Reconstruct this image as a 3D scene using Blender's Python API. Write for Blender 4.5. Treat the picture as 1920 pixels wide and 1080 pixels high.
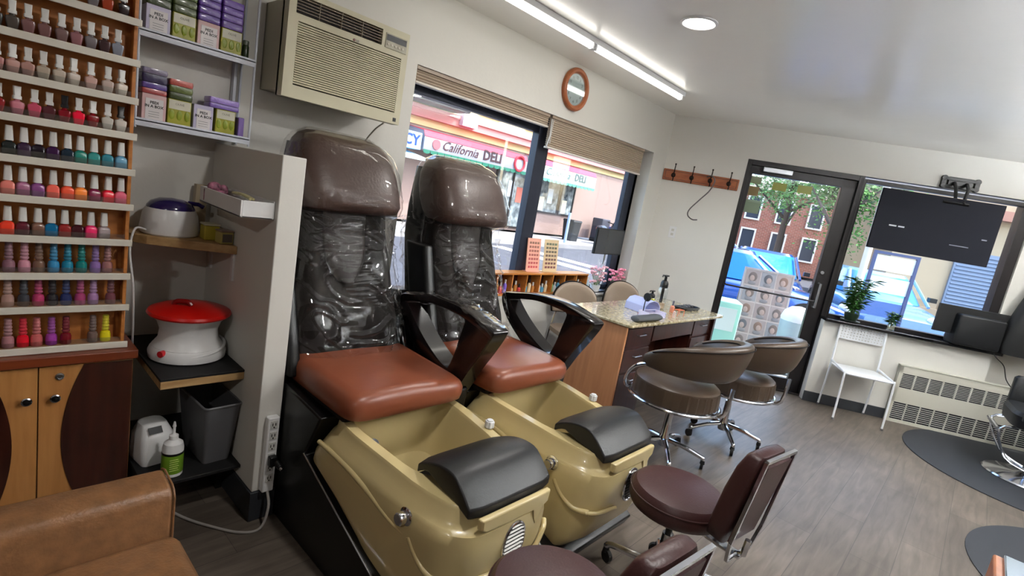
import bpy, bmesh, math, random
from mathutils import Vector, Matrix, noise
R_ = math.radians
PI = math.pi
random.seed(7)
SC = bpy.context.scene
COL = SC.collection
for o in list(bpy.data.objects):
    bpy.data.objects.remove(o)

# ------------------------------------------------------------ camera
cam_d = bpy.data.cameras.new('camera'); cam = bpy.data.objects.new('camera', cam_d); COL.objects.link(cam)
yaw, pit, rol = R_(41.384), R_(10.0448), R_(10.0682)
Fv = Vector((math.cos(yaw)*math.cos(pit), math.sin(yaw)*math.cos(pit), -math.sin(pit)))
Rt = Fv.cross(Vector((0, 0, 1))).normalized(); Up = Rt.cross(Fv)
rr = Rt*math.cos(rol)+Up*math.sin(rol); uu = -Rt*math.sin(rol)+Up*math.cos(rol)
cam.matrix_world = Matrix(((rr.x, uu.x, -Fv.x, 0), (rr.y, uu.y, -Fv.y, 0), (rr.z, uu.z, -Fv.z, 1.5), (0, 0, 0, 1)))
cam_d.sensor_width = 36; cam_d.lens = 984.108*36/1920; cam_d.clip_start = .02; cam_d.clip_end = 500
SC.camera = cam

# ------------------------------------------------------------ world, sun, exposure
w = bpy.data.worlds.new('world'); SC.world = w; w.use_nodes = True
nt = w.node_tree; nt.nodes.clear()
sk = nt.nodes.new('ShaderNodeTexSky'); sk.sky_type = 'NISHITA'; sk.sun_disc = False
sk.sun_elevation = R_(52); sk.sun_rotation = R_(150); sk.air_density = 1.2; sk.dust_density = 2.5; sk.ozone_density = 1.4
bg = nt.nodes.new('ShaderNodeBackground'); bg.inputs[1].default_value = SKY_STRENGTH = .62
ow = nt.nodes.new('ShaderNodeOutputWorld'); nt.links.new(sk.outputs[0], bg.inputs[0]); nt.links.new(bg.outputs[0], ow.inputs[0])
sd = bpy.data.lights.new('sun', 'SUN'); sd.energy = 2.3; sd.angle = R_(.6); sd.color = (1, .95, .86)
sun = bpy.data.objects.new('sun', sd); COL.objects.link(sun)
to_sun = Vector((.42, -.55, .95)).normalized()
sun.rotation_euler = (-to_sun).to_track_quat('-Z', 'Y').to_euler()
SC.view_settings.view_transform = 'Standard'; SC.view_settings.look = 'None'
SC.view_settings.exposure = 1.15; SC.view_settings.gamma = 1; SC.view_settings.use_curve_mapping = False
TUBE_E = 3.9        # fluorescent tube emission
DOWN_W = 8.0       # watts of each ceiling downlight

# ------------------------------------------------------------ materials
def srgb(c):
    return tuple(((v/12.92) if v <= .04045 else ((v+.055)/1.055)**2.4) for v in c)
def mat(name, c, rough=.5, metal=0, spec=.5, noise_=0, nscale=20, bump=0, bscale=60, coat=0, trans=0, emis=0, alpha=1, ior=1.45, sheen=0, stretch=None, c2=None):
    m = bpy.data.materials.new(name); m.use_nodes = True; t = m.node_tree; b = t.nodes['Principled BSDF']
    col = (*srgb(c), 1)
    b.inputs['Base Color'].default_value = col
    b.inputs['Roughness'].default_value = rough; b.inputs['Metallic'].default_value = metal
    b.inputs['Specular IOR Level'].default_value = spec; b.inputs['IOR'].default_value = ior
    b.inputs['Coat Weight'].default_value = coat; b.inputs['Coat Roughness'].default_value = .08
    b.inputs['Transmission Weight'].default_value = trans; b.inputs['Alpha'].default_value = alpha
    if emis:
        b.inputs['Emission Color'].default_value = col; b.inputs['Emission Strength'].default_value = emis
    tc = t.nodes.new('ShaderNodeTexCoord'); src = tc.outputs['Object']
    if stretch:
        mp = t.nodes.new('ShaderNodeMapping'); mp.inputs['Scale'].default_value = stretch
        t.links.new(src, mp.inputs[0]); src = mp.outputs[0]
    if noise_ or c2:
        n = t.nodes.new('ShaderNodeTexNoise'); n.inputs['Scale'].default_value = nscale; n.inputs['Detail'].default_value = 6
        t.links.new(src, n.inputs['Vector'])
        r = t.nodes.new('ShaderNodeValToRGB'); r.color_ramp.elements[0].position = .3; r.color_ramp.elements[1].position = .7
        a = c2 if c2 else tuple(max(0, v*(1-noise_)) for v in c)
        z = c if c2 else tuple(min(1, v*(1+noise_*.5)) for v in c)
        r.color_ramp.elements[0].color = (*srgb(a), 1); r.color_ramp.elements[1].color = (*srgb(z), 1)
        t.links.new(n.outputs[0], r.inputs[0]); t.links.new(r.outputs[0], b.inputs['Base Color'])
    if bump:
        n = t.nodes.new('ShaderNodeTexNoise'); n.inputs['Scale'].default_value = bscale; n.inputs['Detail'].default_value = 5
        t.links.new(src, n.inputs['Vector'])
        bp = t.nodes.new('ShaderNodeBump'); bp.inputs['Strength'].default_value = bump; bp.inputs['Distance'].default_value = .01
        t.links.new(n.outputs[0], bp.inputs['Height']); t.links.new(bp.outputs[0], b.inputs['Normal'])
    return m
def thin_glass(name, tint=(1, 1, 1), rough=.0, gloss=1.0, base=.04, bump=0, bscale=8):
    m = bpy.data.materials.new(name); m.use_nodes = True; t = m.node_tree; t.nodes.clear()
    o = t.nodes.new('ShaderNodeOutputMaterial'); mx = t.nodes.new('ShaderNodeMixShader')
    tr = t.nodes.new('ShaderNodeBsdfTransparent'); tr.inputs[0].default_value = (*tint, 1)
    g = t.nodes.new('ShaderNodeBsdfGlossy'); g.inputs['Roughness'].default_value = rough; g.inputs[0].default_value = (gloss, gloss, gloss, 1)
    # two-sided Schlick reflectance, so both faces of a thin pane behave alike
    ge = t.nodes.new('ShaderNodeNewGeometry'); dt = t.nodes.new('ShaderNodeVectorMath'); dt.operation = 'DOT_PRODUCT'
    t.links.new(ge.outputs['Normal'], dt.inputs[0]); t.links.new(ge.outputs['Incoming'], dt.inputs[1])
    def mth(op, a, b, clamp=False):
        k = t.nodes.new('ShaderNodeMath'); k.operation = op; k.use_clamp = clamp
        for i, v in enumerate((a, b)):
            if v is None: continue
            if hasattr(v, 'is_linked') or hasattr(v, 'links'): t.links.new(v, k.inputs[i])
            else: k.inputs[i].default_value = v
        return k.outputs[0]
    ab = mth('ABSOLUTE', dt.outputs['Value'], None); om = mth('SUBTRACT', 1.0, ab, True); pw5 = mth('POWER', om, 5.0)
    fac = mth('MULTIPLY_ADD', pw5, .96, True); fac.node.inputs[2].default_value = .04+base
    t.links.new(fac, mx.inputs[0])
    t.links.new(tr.outputs[0], mx.inputs[1]); t.links.new(g.outputs[0], mx.inputs[2]); t.links.new(mx.outputs[0], o.inputs[0])
    if bump:
        tc = t.nodes.new('ShaderNodeTexCoord'); n = t.nodes.new('ShaderNodeTexNoise'); n.inputs['Scale'].default_value = bscale; n.inputs['Detail'].default_value = 4
        n.inputs['Distortion'].default_value = 1.2
        t.links.new(tc.outputs['Object'], n.inputs['Vector'])
        bp = t.nodes.new('ShaderNodeBump'); bp.inputs['Strength'].default_value = bump; bp.inputs['Distance'].default_value = .02
        t.links.new(n.outputs[0], bp.inputs['Height']); t.links.new(bp.outputs[0], g.inputs['Normal']); t.links.new(bp.outputs[0], dt.inputs[0])
    return m
def emit(name, c, s):
    m = bpy.data.materials.new(name); m.use_nodes = True; t = m.node_tree; t.nodes.clear()
    o = t.nodes.new('ShaderNodeOutputMaterial'); e = t.nodes.new('ShaderNodeEmission'); e.inputs[0].default_value = (*srgb(c), 1); e.inputs[1].default_value = s
    t.links.new(e.outputs[0], o.inputs[0]); return m
def wood(name, c1, c2, scale=(1, 12, 12), rough=.45, coat=0):
    m = mat(name, c1, rough, c2=c2, nscale=3, stretch=scale, coat=coat); return m

M = {}
M['wall'] = mat('wall_paint', (.84, .832, .805), .55, bump=.08, bscale=35)
M['wall_unseen'] = mat('darkened_unseen_wall', (.50, .47, .44), .6)  # unseen walls, darkened to cut haze on glossy surfaces
M['ceil'] = mat('ceiling_paint', (.96, .955, .935), .26, spec=.7, bump=.5, bscale=1.6)
M['trim_dark'] = mat('dark_baseboard', (.19, .20, .22), .5)
M['alu_black'] = mat('dark_bronze_aluminium', (.125, .11, .115), .38, metal=.25)
M['alu_blue'] = mat('dark_blue_aluminium', (.16, .18, .24), .38, metal=.3)
M['glass'] = thin_glass('window_glass', (.97, .985, .99), 0, .9, .0)
M['white'] = mat('white_paint', (.86, .86, .86), .4)
M['white_blue'] = mat('cool_white_laminate', (.80, .82, .86), .35)
M['rack_wood'] = wood('amber_wood', (.76, .50, .25), (.64, .39, .18), (2, 2, 14))
M['rack_lip'] = mat('cream_lip', (.83, .81, .76), .4)
M['cherry'] = wood('dark_cherry', (.25, .11, .07), (.15, .06, .04), (9, 9, .8), .3, .2)
M['cherry_top'] = wood('cherry_top', (.47, .21, .10), (.37, .15, .07), (1, 12, 12), .35)
M['maple'] = wood('light_maple', (.72, .51, .29), (.64, .43, .23), (14, 14, 1), .35)
M['pine'] = wood('raw_pine', (.74, .61, .42), (.60, .46, .29), (2, 14, 14), .6)
M['desk_wood'] = wood('desk_wood', (.78, .55, .38), (.71, .48, .32), (12, 12, 1), .35)
M['orange_wood'] = wood('orange_wood', (.80, .53, .25), (.70, .43, .18), (1, 12, 12), .4)
M['beige'] = mat('aged_beige_plastic', (.80, .78, .67), .45, noise_=.04, nscale=4)
M['beige_d'] = mat('beige_side', (.74, .72, .63), .5)
M['black'] = mat('black_plastic', (.045, .045, .05), .35)
M['black_m'] = mat('black_matte', (.06, .06, .065), .65)
M['black_void'] = mat('black_recess', (.02, .02, .02), .8)
M['chrome'] = mat('chrome', (.86, .87, .9), .12, metal=1)
M['steel'] = mat('brushed_steel', (.7, .71, .73), .3, metal=1)
M['leather_brown'] = mat('espresso_leather', (.30, .235, .215), .38, bump=.12, bscale=90)
M['arm'] = mat('glossy_armrest', (.075, .06, .065), .22, coat=.4)
M['leather_mid'] = mat('mid_leather', (.12, .09, .085), .5, bump=.12, bscale=90)
M['leather_dark'] = mat('dark_leather', (.075, .055, .05), .7, spec=.25, bump=.15, bscale=80)
M['film'] = thin_glass('clear_plastic_film', (.97, .965, .96), .03, 1.0, -.002)
M['rust'] = mat('rust_brown_vinyl', (.50, .27, .18), .36, noise_=.06, nscale=5, bump=.06, bscale=25)
M['gold'] = mat('cream_gold_fibreglass', (.76, .69, .50), .28, coat=.3, noise_=.03, nscale=3)
M['maroon'] = mat('maroon_vinyl', (.25, .145, .145), .38, bump=.1, bscale=120)
M['brown_vinyl'] = mat('dark_brown_vinyl', (.28, .225, .18), .36, bump=.1, bscale=110)
M['rest'] = mat('charcoal_vinyl', (.10, .10, .105), .42, bump=.06, bscale=150)
M['tan'] = mat('tan_leatherette', (.48, .335, .215), .36, noise_=.12, nscale=30, bump=.15, bscale=140)
M['taupe'] = mat('taupe_vinyl', (.60, .53, .46), .4)
M['grey_pl'] = mat('grey_plastic', (.36, .36, .37), .5)
M['white_pl'] = mat('white_plastic', (.88, .88, .88), .28)
M['red_pl'] = mat('red_plastic', (.75, .07, .05), .28)
M['navy_pl'] = mat('navy_translucent', (.15, .10, .33), .15, coat=.5)
M['mat'] = mat('charcoal_rubber', (.17, .18, .20), .7)
M['granite'] = mat('beige_granite', (.84, .79, .66), .14, c2=(.52, .46, .30), nscale=38, coat=.4)
M['blindA'] = mat('shade_fabric', (.70, .64, .57), .8)
M['rubber'] = mat('black_rubber', (.05, .05, .05), .6)
M['leaf'] = mat('leaf', (.22, .42, .16), .5, c2=(.10, .25, .07), nscale=9)
M['clear'] = thin_glass('clear_plastic', (.9, .93, .93), .03, 1, .08)
def planks():
    m = bpy.data.materials.new('grey_oak_planks'); m.use_nodes = True; t = m.node_tree; b = t.nodes['Principled BSDF']
    tc = t.nodes.new('ShaderNodeTexCoord')
    br = t.nodes.new('ShaderNodeTexBrick'); br.inputs['Scale'].default_value = 1; br.offset = .37
    br.inputs['Brick Width'].default_value = 1.2; br.inputs['Row Height'].default_value = .18; br.inputs['Mortar Size'].default_value = .0018
    br.inputs['Mortar Smooth'].default_value = .3; br.inputs['Bias'].default_value = 0
    br.inputs['Color1'].default_value = (*srgb((.375, .34, .305)), 1); br.inputs['Color2'].default_value = (*srgb((.45, .41, .37)), 1)
    br.inputs['Mortar'].default_value = (*srgb((.30, .27, .25)), 1)
    t.links.new(tc.outputs['Object'], br.inputs[0])
    mp = t.nodes.new('ShaderNodeMapping'); mp.inputs['Scale'].default_value = (1.6, 14, 1); t.links.new(tc.outputs['Object'], mp.inputs[0])
    n = t.nodes.new('ShaderNodeTexNoise'); n.inputs['Scale'].default_value = 2.2; n.inputs['Detail'].default_value = 8; n.inputs['Distortion'].default_value = .6
    t.links.new(mp.outputs[0], n.inputs[0])
    n2 = t.nodes.new('ShaderNodeTexNoise'); n2.inputs['Scale'].default_value = 2.4; n2.inputs['Detail'].default_value = 3; t.links.new(tc.outputs['Object'], n2.inputs[0])
    rp = t.nodes.new('ShaderNodeValToRGB'); rp.color_ramp.elements[0].position = .32; rp.color_ramp.elements[0].color = (.60, .58, .57, 1); rp.color_ramp.elements[1].position = .68; rp.color_ramp.elements[1].color = (1.12, 1.12, 1.12, 1)
    t.links.new(n.outputs[0], rp.inputs[0])
    mx = t.nodes.new('ShaderNodeMix'); mx.data_type = 'RGBA'; mx.blend_type = 'MULTIPLY'; mx.inputs[0].default_value = .8
    t.links.new(br.outputs[0], mx.inputs[6]); t.links.new(rp.outputs[0], mx.inputs[7])
    rp2 = t.nodes.new('ShaderNodeValToRGB'); rp2.color_ramp.elements[0].position = .35; rp2.color_ramp.elements[0].color = (.8, .8, .8, 1); rp2.color_ramp.elements[1].position = .65; rp2.color_ramp.elements[1].color = (1.08, 1.08, 1.08, 1)
    t.links.new(n2.outputs[0], rp2.inputs[0])
    mx2 = t.nodes.new('ShaderNodeMix'); mx2.data_type = 'RGBA'; mx2.blend_type = 'MULTIPLY'; mx2.inputs[0].default_value = 1
    t.links.new(mx.outputs[2], mx2.inputs[6]); t.links.new(rp2.outputs[0], mx2.inputs[7]); t.links.new(mx2.outputs[2], b.inputs['Base Color'])
    b.inputs['Roughness'].default_value = .42; b.inputs['Specular IOR Level'].default_value = .5
    bp = t.nodes.new('ShaderNodeBump'); bp.inputs['Strength'].default_value = .12; bp.inputs['Distance'].default_value = .004
    t.links.new(n.outputs[0], bp.inputs['Height']); t.links.new(bp.outputs[0], b.inputs['Normal'])
    return m
M['floor'] = planks()
def brickmat(name, c1, c2, mo, scale=1, bw=.22, rh=.075, ms=.008):
    m = bpy.data.materials.new(name); m.use_nodes = True; t = m.node_tree; b = t.nodes['Principled BSDF']
    tc = t.nodes.new('ShaderNodeTexCoord'); mp = t.nodes.new('ShaderNodeMapping'); mp.inputs['Rotation'].default_value = (PI/2, 0, 0)
    br = t.nodes.new('ShaderNodeTexBrick'); br.inputs['Scale'].default_value = scale; br.inputs['Brick Width'].default_value = bw; br.inputs['Row Height'].default_value = rh; br.inputs['Mortar Size'].default_value = ms
    br.inputs['Color1'].default_value = (*srgb(c1), 1); br.inputs['Color2'].default_value = (*srgb(c2), 1); br.inputs['Mortar'].default_value = (*srgb(mo), 1)
    t.links.new(tc.outputs['Object'], mp.inputs[0]); t.links.new(mp.outputs[0], br.inputs[0]); t.links.new(br.outputs[0], b.inputs['Base Color']); b.inputs['Roughness'].default_value = .8
    return m
_mc = {}
def cm(c, rough=.4, **k):
    key = (tuple(round(v, 3) for v in c), rough, tuple(sorted(k.items())))
    if key not in _mc: _mc[key] = mat('paint_%d' % len(_mc), c, rough, **k)
    return _mc[key]

# ------------------------------------------------------------ mesh builder
class MB:
    def __init__(s, off=(0, 0, 0)):
        s.bm = bmesh.new(); s.off = Vector(off); s.mi = 0
    def _fin(s, verts, T=None):
        for v in verts:
            if T is not None: v.co = T @ v.co
            v.co -= s.off
    def _f(s, vs):
        try:
            f = s.bm.faces.new(vs); f.material_index = s.mi; return f
        except ValueError: return None
    def box(s, x0, x1, y0, y1, z0, z1, T=None, bev=0):
        r = bmesh.ops.create_cube(s.bm, size=1); vs = r['verts']
        for v in vs: v.co = Vector((x0+(v.co.x+.5)*(x1-x0), y0+(v.co.y+.5)*(y1-y0), z0+(v.co.z+.5)*(z1-z0)))
        for f in set(f for v in vs for f in v.link_faces): f.material_index = s.mi
        if bev:
            es = list(set(e for v in vs for e in v.link_edges))
            rb = bmesh.ops.bevel(s.bm, geom=es, offset=bev, segments=3, affect='EDGES', profile=.5)
            vs = list(set(rb['verts']) | set(v for v in vs if v.is_valid))
            for f in rb['faces']: f.material_index = s.mi
        s._fin(vs, T); return s
    def rings(s, rs, close=True, cap0=True, cap1=True, T=None):
        allv = []
        for r in rs: allv.append([s.bm.verts.new(Vector(p)) for p in r])
        n = len(allv[0])
        for a, b in zip(allv, allv[1:]):
            for i in range(n if close else n-1):
                j = (i+1) % n; s._f((a[i], a[j], b[j], b[i]))
        if cap0 and close: s._f(list(reversed(allv[0])))
        if cap1 and close: s._f(allv[-1])
        s._fin([v for r in allv for v in r], T); return s
    def cyl(s, p0, p1, r0, r1=None, n=20, caps=True, T=None):
        r1 = r0 if r1 is None else r1; p0 = Vector(p0); p1 = Vector(p1); d = (p1-p0).normalized()
        a = d.orthogonal().normalized(); b = d.cross(a)
        R = lambda p, r: [p+(a*math.cos(2*PI*i/n)+b*math.sin(2*PI*i/n))*r for i in range(n)]
        return s.rings([R(p0, r0), R(p1, r1)], True, caps, caps, T)
    def tube(s, pts, r, n=10, closed=False, smooth=0, T=None):
        P = [Vector(p) for p in pts]
        if smooth: P = catmull(P, smooth, closed)
        N = len(P); rs = []; prev = None
        for i in range(N):
            if closed: d = (P[(i+1) % N]-P[i-1]).normalized()
            else: d = (P[min(i+1, N-1)]-P[max(i-1, 0)]).normalized()
            if prev is None: a = d.orthogonal().normalized()
            else: a = (prev-d*prev.dot(d)).normalized()
            prev = a; b = d.cross(a); rad = r(i/(N-1)) if callable(r) else r
            rs.append([P[i]+(a*math.cos(2*PI*k/n)+b*math.sin(2*PI*k/n))*rad for k in range(n)])
        if closed: rs.append(rs[0]); return s.rings(rs, True, False, False, T)
        return s.rings(rs, True, True, True, T)
    def lathe(s, prof, c=(0, 0, 0), n=24, T=None, sx=1, sy=1, caps=True):
        rs = [[(c[0]+sx*max(r, 1e-4)*math.cos(2*PI*i/n), c[1]+sy*max(r, 1e-4)*math.sin(2*PI*i/n), c[2]+z) for i in range(n)] for r, z in prof]
        return s.rings(rs, True, caps, caps, T)
    def prism(s, poly, a0, a1, ax='x', T=None):
        def P(u, v, a): return (a, u, v) if ax == 'x' else ((u, a, v) if ax == 'y' else (u, v, a))
        return s.rings([[P(u, v, a0) for u, v in poly], [P(u, v, a1) for u, v in poly]], T=T)
    def sphere(s, c, r, sx=1, sy=1, sz=1, n=14, T=None):
        rs = []
        for j in range(n+1):
            th = PI*j/n; rs.append([(c[0]+sx*r*max(math.sin(th), 1e-3)*math.cos(2*PI*i/(2*n)), c[1]+sy*r*max(math.sin(th), 1e-3)*math.sin(2*PI*i/(2*n)), c[2]-sz*r*math.cos(th)) for i in range(2*n)])
        return s.rings(rs, T=T)
    def build(s, name, m, parent=None, loc=None, bevel=0, smooth=True, rotz=0, sub=0, ang=35):
        bm = s.bm; bmesh.ops.recalc_face_normals(bm, faces=bm.faces)
        me = bpy.data.meshes.new(name); bm.to_mesh(me); bm.free()
        for mm in (m if isinstance(m, (list, tuple)) else [m]): me.materials.append(mm)
        o = bpy.data.objects.new(name, me); COL.objects.link(o)
        if parent: o.parent = parent
        if loc: o.location = loc
        if rotz: o.rotation_euler = (0, 0, rotz)
        if bevel:
            b = o.modifiers.new('bevel', 'BEVEL'); b.width = bevel; b.segments = 3; b.limit_method = 'ANGLE'; b.angle_limit = R_(40)
        if sub:
            b = o.modifiers.new('sub', 'SUBSURF'); b.levels = sub; b.render_levels = sub
        if smooth:
            for p in me.polygons: p.use_smooth = True
            if not sub:
                me.update()
                try: me.set_sharp_from_angle(angle=R_(ang))
                except Exception: pass
        return o
def catmull(P, k, closed=False):
    out = []; N = len(P)
    for i in range(N if closed else N-1):
        p0 = P[i-1] if (closed or i > 0) else P[0]; p1 = P[i]; p2 = P[(i+1) % N]; p3 = P[(i+2) % N] if (closed or i+2 < N) else P[-1]
        for j in range(k):
            t = j/k
            out.append(.5*((2*p1)+(-p0+p2)*t+(2*p0-5*p1+4*p2-p3)*t*t+(-p0+3*p1-3*p2+p3)*t**3))
    if not closed: out.append(P[-1])
    return out
def rrect(x0, x1, y0, y1, r, z, n=5):
    r = min(r, abs(x1-x0)/2-1e-4, abs(y1-y0)/2-1e-4); o = []
    for cx, cy, a0 in ((x1-r, y1-r, 0), (x0+r, y1-r, PI/2), (x0+r, y0+r, PI), (x1-r, y0+r, 1.5*PI)):
        for i in range(n+1):
            a = a0+PI/2*i/n; o.append((cx+r*math.cos(a), cy+r*math.sin(a), z))
    return o
def tag(o, label, cat, group=None, kind=None):
    o['label'] = label; o['category'] = cat
    if group: o['group'] = group
    if kind: o['kind'] = kind
    return o
def thing(name, label, cat, loc=(0, 0, 0), rotz=0, group=None):
    o = bpy.data.objects.new(name, None); o.empty_display_size = .1; COL.objects.link(o); o.location = loc; o.rotation_euler = (0, 0, rotz)
    return tag(o, label, cat, group)
def kids(o): return [c for c in bpy.data.objects if c.parent is o]
def dup(root, loc, rotz=None, label=None):
    def cp(o, par):
        c = o.copy(); COL.objects.link(c)
        if par: c.parent = par
        for k in kids(o):
            if k is not c: cp(k, c)
        return c
    r = cp(root, None); r.location = loc
    if rotz is not None: r.rotation_euler = (0, 0, rotz)
    if label: r['label'] = label
    return r
def text(name, s, size, m, parent, loc, rot, ext=.001, align='CENTER', sx=1, shear=0, bold=0):
    cu = bpy.data.curves.new(name, 'FONT'); cu.body = s; cu.size = size; cu.extrude = ext; cu.align_x = align; cu.align_y = 'CENTER'; cu.shear = shear; cu.offset = bold; cu.resolution_u = 2
    o = bpy.data.objects.new(name, cu); COL.objects.link(o); bpy.context.view_layer.update()
    me = bpy.data.meshes.new_from_object(o); bpy.data.objects.remove(o); me.materials.clear(); me.materials.append(m)
    for v in me.vertices: v.co.x *= sx
    q = bpy.data.objects.new(name, me); COL.objects.link(q); q.parent = parent; q.location = loc; q.rotation_euler = rot; return q
def struct(o): o['kind'] = 'structure'; return o

# far wall frame: s runs along the wall away from the window corner, o is distance outward (street side)
CX, CY = 5.02, 2.673
FD = Vector((.5, -.8660254, 0)); FN = Vector((.8660254, .5, 0))
def W(s, o, z=0): return Vector((CX, CY, z))+FD*s+FN*o
FT = Matrix(((FD.x, FN.x, 0, CX), (FD.y, FN.y, 0, CY), (0, 0, 1, 0), (0, 0, 0, 1)))   # local (s, o, z) -> world
FROT = math.atan2(FD.y, FD.x)
YW = 2.673
# ------------------------------------------------------------ room shell
YE = 2.86   # outer face of the window wall
fl = MB(); P = [(-2.6, YW+.1), (CX+.05, YW+.1), tuple(W(5.25, .1)[:2]), (7.7, -2.0), (-2.6, -2.0)]
fl.rings([[(x, y, -.06) for x, y in P], [(x, y, 0) for x, y in P]]); struct(fl.build('floor', M['floor'], smooth=False))
ce = MB(); Q = [(-2.6, YE), (CX+.2, YE), tuple(W(5.25, .2)[:2]), (7.7, -2.0), (-2.6, -2.0)]
ce.rings([[(x, y, 2.55) for x, y in Q], [(x, y, 2.75) for x, y in Q]]); struct(ce.build('ceiling', M['ceil'], smooth=False))
WX0, WX1, WZ0, WZ1 = 1.885, 4.756, .72, 2.13
wl = MB()
wl.box(-2.6, 1.03, YW, YE, 0, 2.55); wl.box(1.60, WX0, YW, YE, 0, 2.55); wl.box(1.03, 1.60, YW, YE, 0, 1.77); wl.box(1.03, 1.60, YW, YE, 2.15, 2.55)
wl.box(WX0, WX1, YW, YE, 0, WZ0); wl.box(WX0, WX1, YW, YE, WZ1, 2.55)
# corner block follows the oblique wall
c0 = [(WX1, YW), (CX, YW), tuple(W(0, .2)[:2]), (WX1, YE+.05)]
wl.rings([[(x, y, 0) for x, y in c0], [(x, y, 2.55) for x, y in c0]])
struct(wl.build('wall_left', M['wall'], smooth=False))
# oblique entrance wall
DS0, DS1, DZ = .775, 1.80, 2.235     # door frame outer
WS0, WS1, WB, WT = 1.80, 3.25, .85, 2.215
wf = MB()
wf.box(0, DS0, 0, .2, 0, 2.55, T=FT); wf.box(DS0, WS1, 0, .2, DZ, 2.55, T=FT); wf.box(WS1, 5.2, 0, .2, 0, 2.55, T=FT)
wf.box(WS0, WS1, -.10, .2, 0, WB-.02, T=FT)
struct(wf.build('wall_entrance', M['wall'], smooth=False))
wr = MB(); wr.box(-2.6, 7.72, -2.1, -2.0, 0, 2.55); struct(wr.build('wall_right', M['wall_unseen'], smooth=False))
wb = MB(); wb.box(-2.7, -2.6, -2.1, YE, 0, 2.55); struct(wb.build('wall_back', M['wall_unseen'], smooth=False))
bb = MB(); bb.box(WS0-.005, WS1, -.113, -.10, 0, .10, T=FT); bb.box(0, DS0-.01, -.013, 0, 0, .10, T=FT); struct(bb.build('baseboard_entrance', M['trim_dark'], bevel=.003))
bb = MB(); bb.box(2.4, 4.98, YW-.013, YW, 0, .10); struct(bb.build('baseboard_left', M['trim_dark'], bevel=.003))
sl = MB(); sl.box(WS0-.01, WS1+.03, -.17, .10, WB-.02, WB+.008, T=FT); struct(sl.build('trim_1', mat('black_sill', (.07, .07, .08), .12, coat=.5), bevel=.004))
# partition wall (pony wall) with dark base
pw = MB(); pw.box(.857, .947, 1.96, YW, .13, 1.494); struct(pw.build('wall_partition', M['wall'], bevel=.004))
pb = MB(); pb.box(.850, .952, 1.952, YW, 0, .13); struct(pb.build('baseboard_partition', M['trim_dark'], bevel=.003))

# shop window, long wall
def framebox(mb, s0, s1, z0, z1, t, o0, o1, T=None, ax='x', tb=None, tt=None):
    tb = tb or t; tt = tt or t
    mb.box(s0, s0+t, o0, o1, z0, z1, T); mb.box(s1-t, s1, o0, o1, z0, z1, T)
    mb.box(s0+t, s1-t, o0, o1, z0, z0+tb, T); mb.box(s0+t, s1-t, o0, o1, z1-tt, z1, T)
wf = MB(); framebox(wf, WX0+.005, 3.27, WZ0, 2.05+.08, .05, 2.80, 2.855, tt=.135); wf.box(3.165, 3.27, 2.79, 2.86, WZ0, WZ1)
framebox(wf, 3.27, WX1-.003, WZ0, WZ1, .05, 2.80, 2.855, tt=.13); wf.box(4.59, 4.752, 2.80, 2.85, WZ0, WZ1)
win = struct(wf.build('window_1', M['alu_blue'], bevel=.003))
g = MB(); g.box(WX0+.05, 3.17, 2.826, 2.832, WZ0+.04, 2.01); struct(g.build('window_pane', M['glass'], win, smooth=False))
g = MB(); g.box(3.27, 4.60, 2.826, 2.832, WZ0+.04, 2.01); struct(g.build('window_pane', M['glass'], win, smooth=False))
# door
T0 = .10
df = MB(); framebox(df, DS0, DS1+.03, 0, DZ, .04, 0.0, .12, T=FT, tb=.02, tt=.05)
door = struct(df.build('door_1', M['alu_black'], bevel=.003))
lf = MB()
L0, L1 = DS0+.045, 1.788
lf.box(L0, L0+.03, .03, .08, .02, 2.185, T=FT); lf.box(1.665, L1, .03, .08, .02, 2.185, T=FT)
lf.box(L0, L1, .03, .08, .02, .14, T=FT); lf.box(L0, L1, .03, .08, 2.105, 2.185, T=FT)
leaf = struct(lf.build('door_leaf', M['alu_black'], door, bevel=.003))
g = MB(); g.box(L0+.03, 1.665, .052, .058, .14, 2.105, T=FT); struct(g.build('door_pane', M['glass'], leaf, smooth=False))
h = MB(); h.tube([W(1.70, .03, .98), W(1.70, -.03, .98), W(1.60, -.05, .98), W(.95, -.05, .98), W(.85, -.03, .98), W(.85, .03, .98)], .009); struct(h.build('push_bar', M['alu_black'], leaf))
h = MB(); h.tube([W(1.70, .03, 1.16), W(1.70, -.04, 1.16), W(1.70, -.04, .92), W(1.70, .03, .92)], .010); struct(h.build('door_handle', M['steel'], leaf))
h = MB(); h.box(.93, 1.20, -.02, .03, 2.135, 2.18, T=FT); struct(h.build('door_closer', M['steel'], leaf, bevel=.004))
h = MB(); h.cyl(W(1.705, .03, 1.27), W(1.705, .018, 1.27), .016); struct(h.build('lock_cylinder', M['steel'], leaf))
# entrance window
wf = MB(); framebox(wf, WS0+.03, WS1, WB, WT, .035, .03, .11, T=FT)
wf.box(1.80, 1.835, .0, .12, WB, DZ, T=FT); wf.box(3.17, 3.25, .02, .12, WB, WT, T=FT)
win2 = struct(wf.build('window_2', M['alu_black'], bevel=.003))
g = MB(); g.box(1.86, 3.19, .062, .068, WB+.03, WT-.03, T=FT); struct(g.build('window_pane', M['glass'], win2, smooth=False))

# exterior shell of this building: unseen upper storeys, height set to shade the street
ub = MB(); Qx = [(-12, YE+.02), (CX+.22, YE+.02), tuple(W(4.4, .2)[:2]), (3, -6), (-12, -6)]
ub.rings([[(x, y, 2.76) for x, y in Qx], [(x, y, 10.5) for x, y in Qx]])
struct(ub.build('wall_upper', cm((.55, .4, .34), .8), smooth=False))

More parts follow.
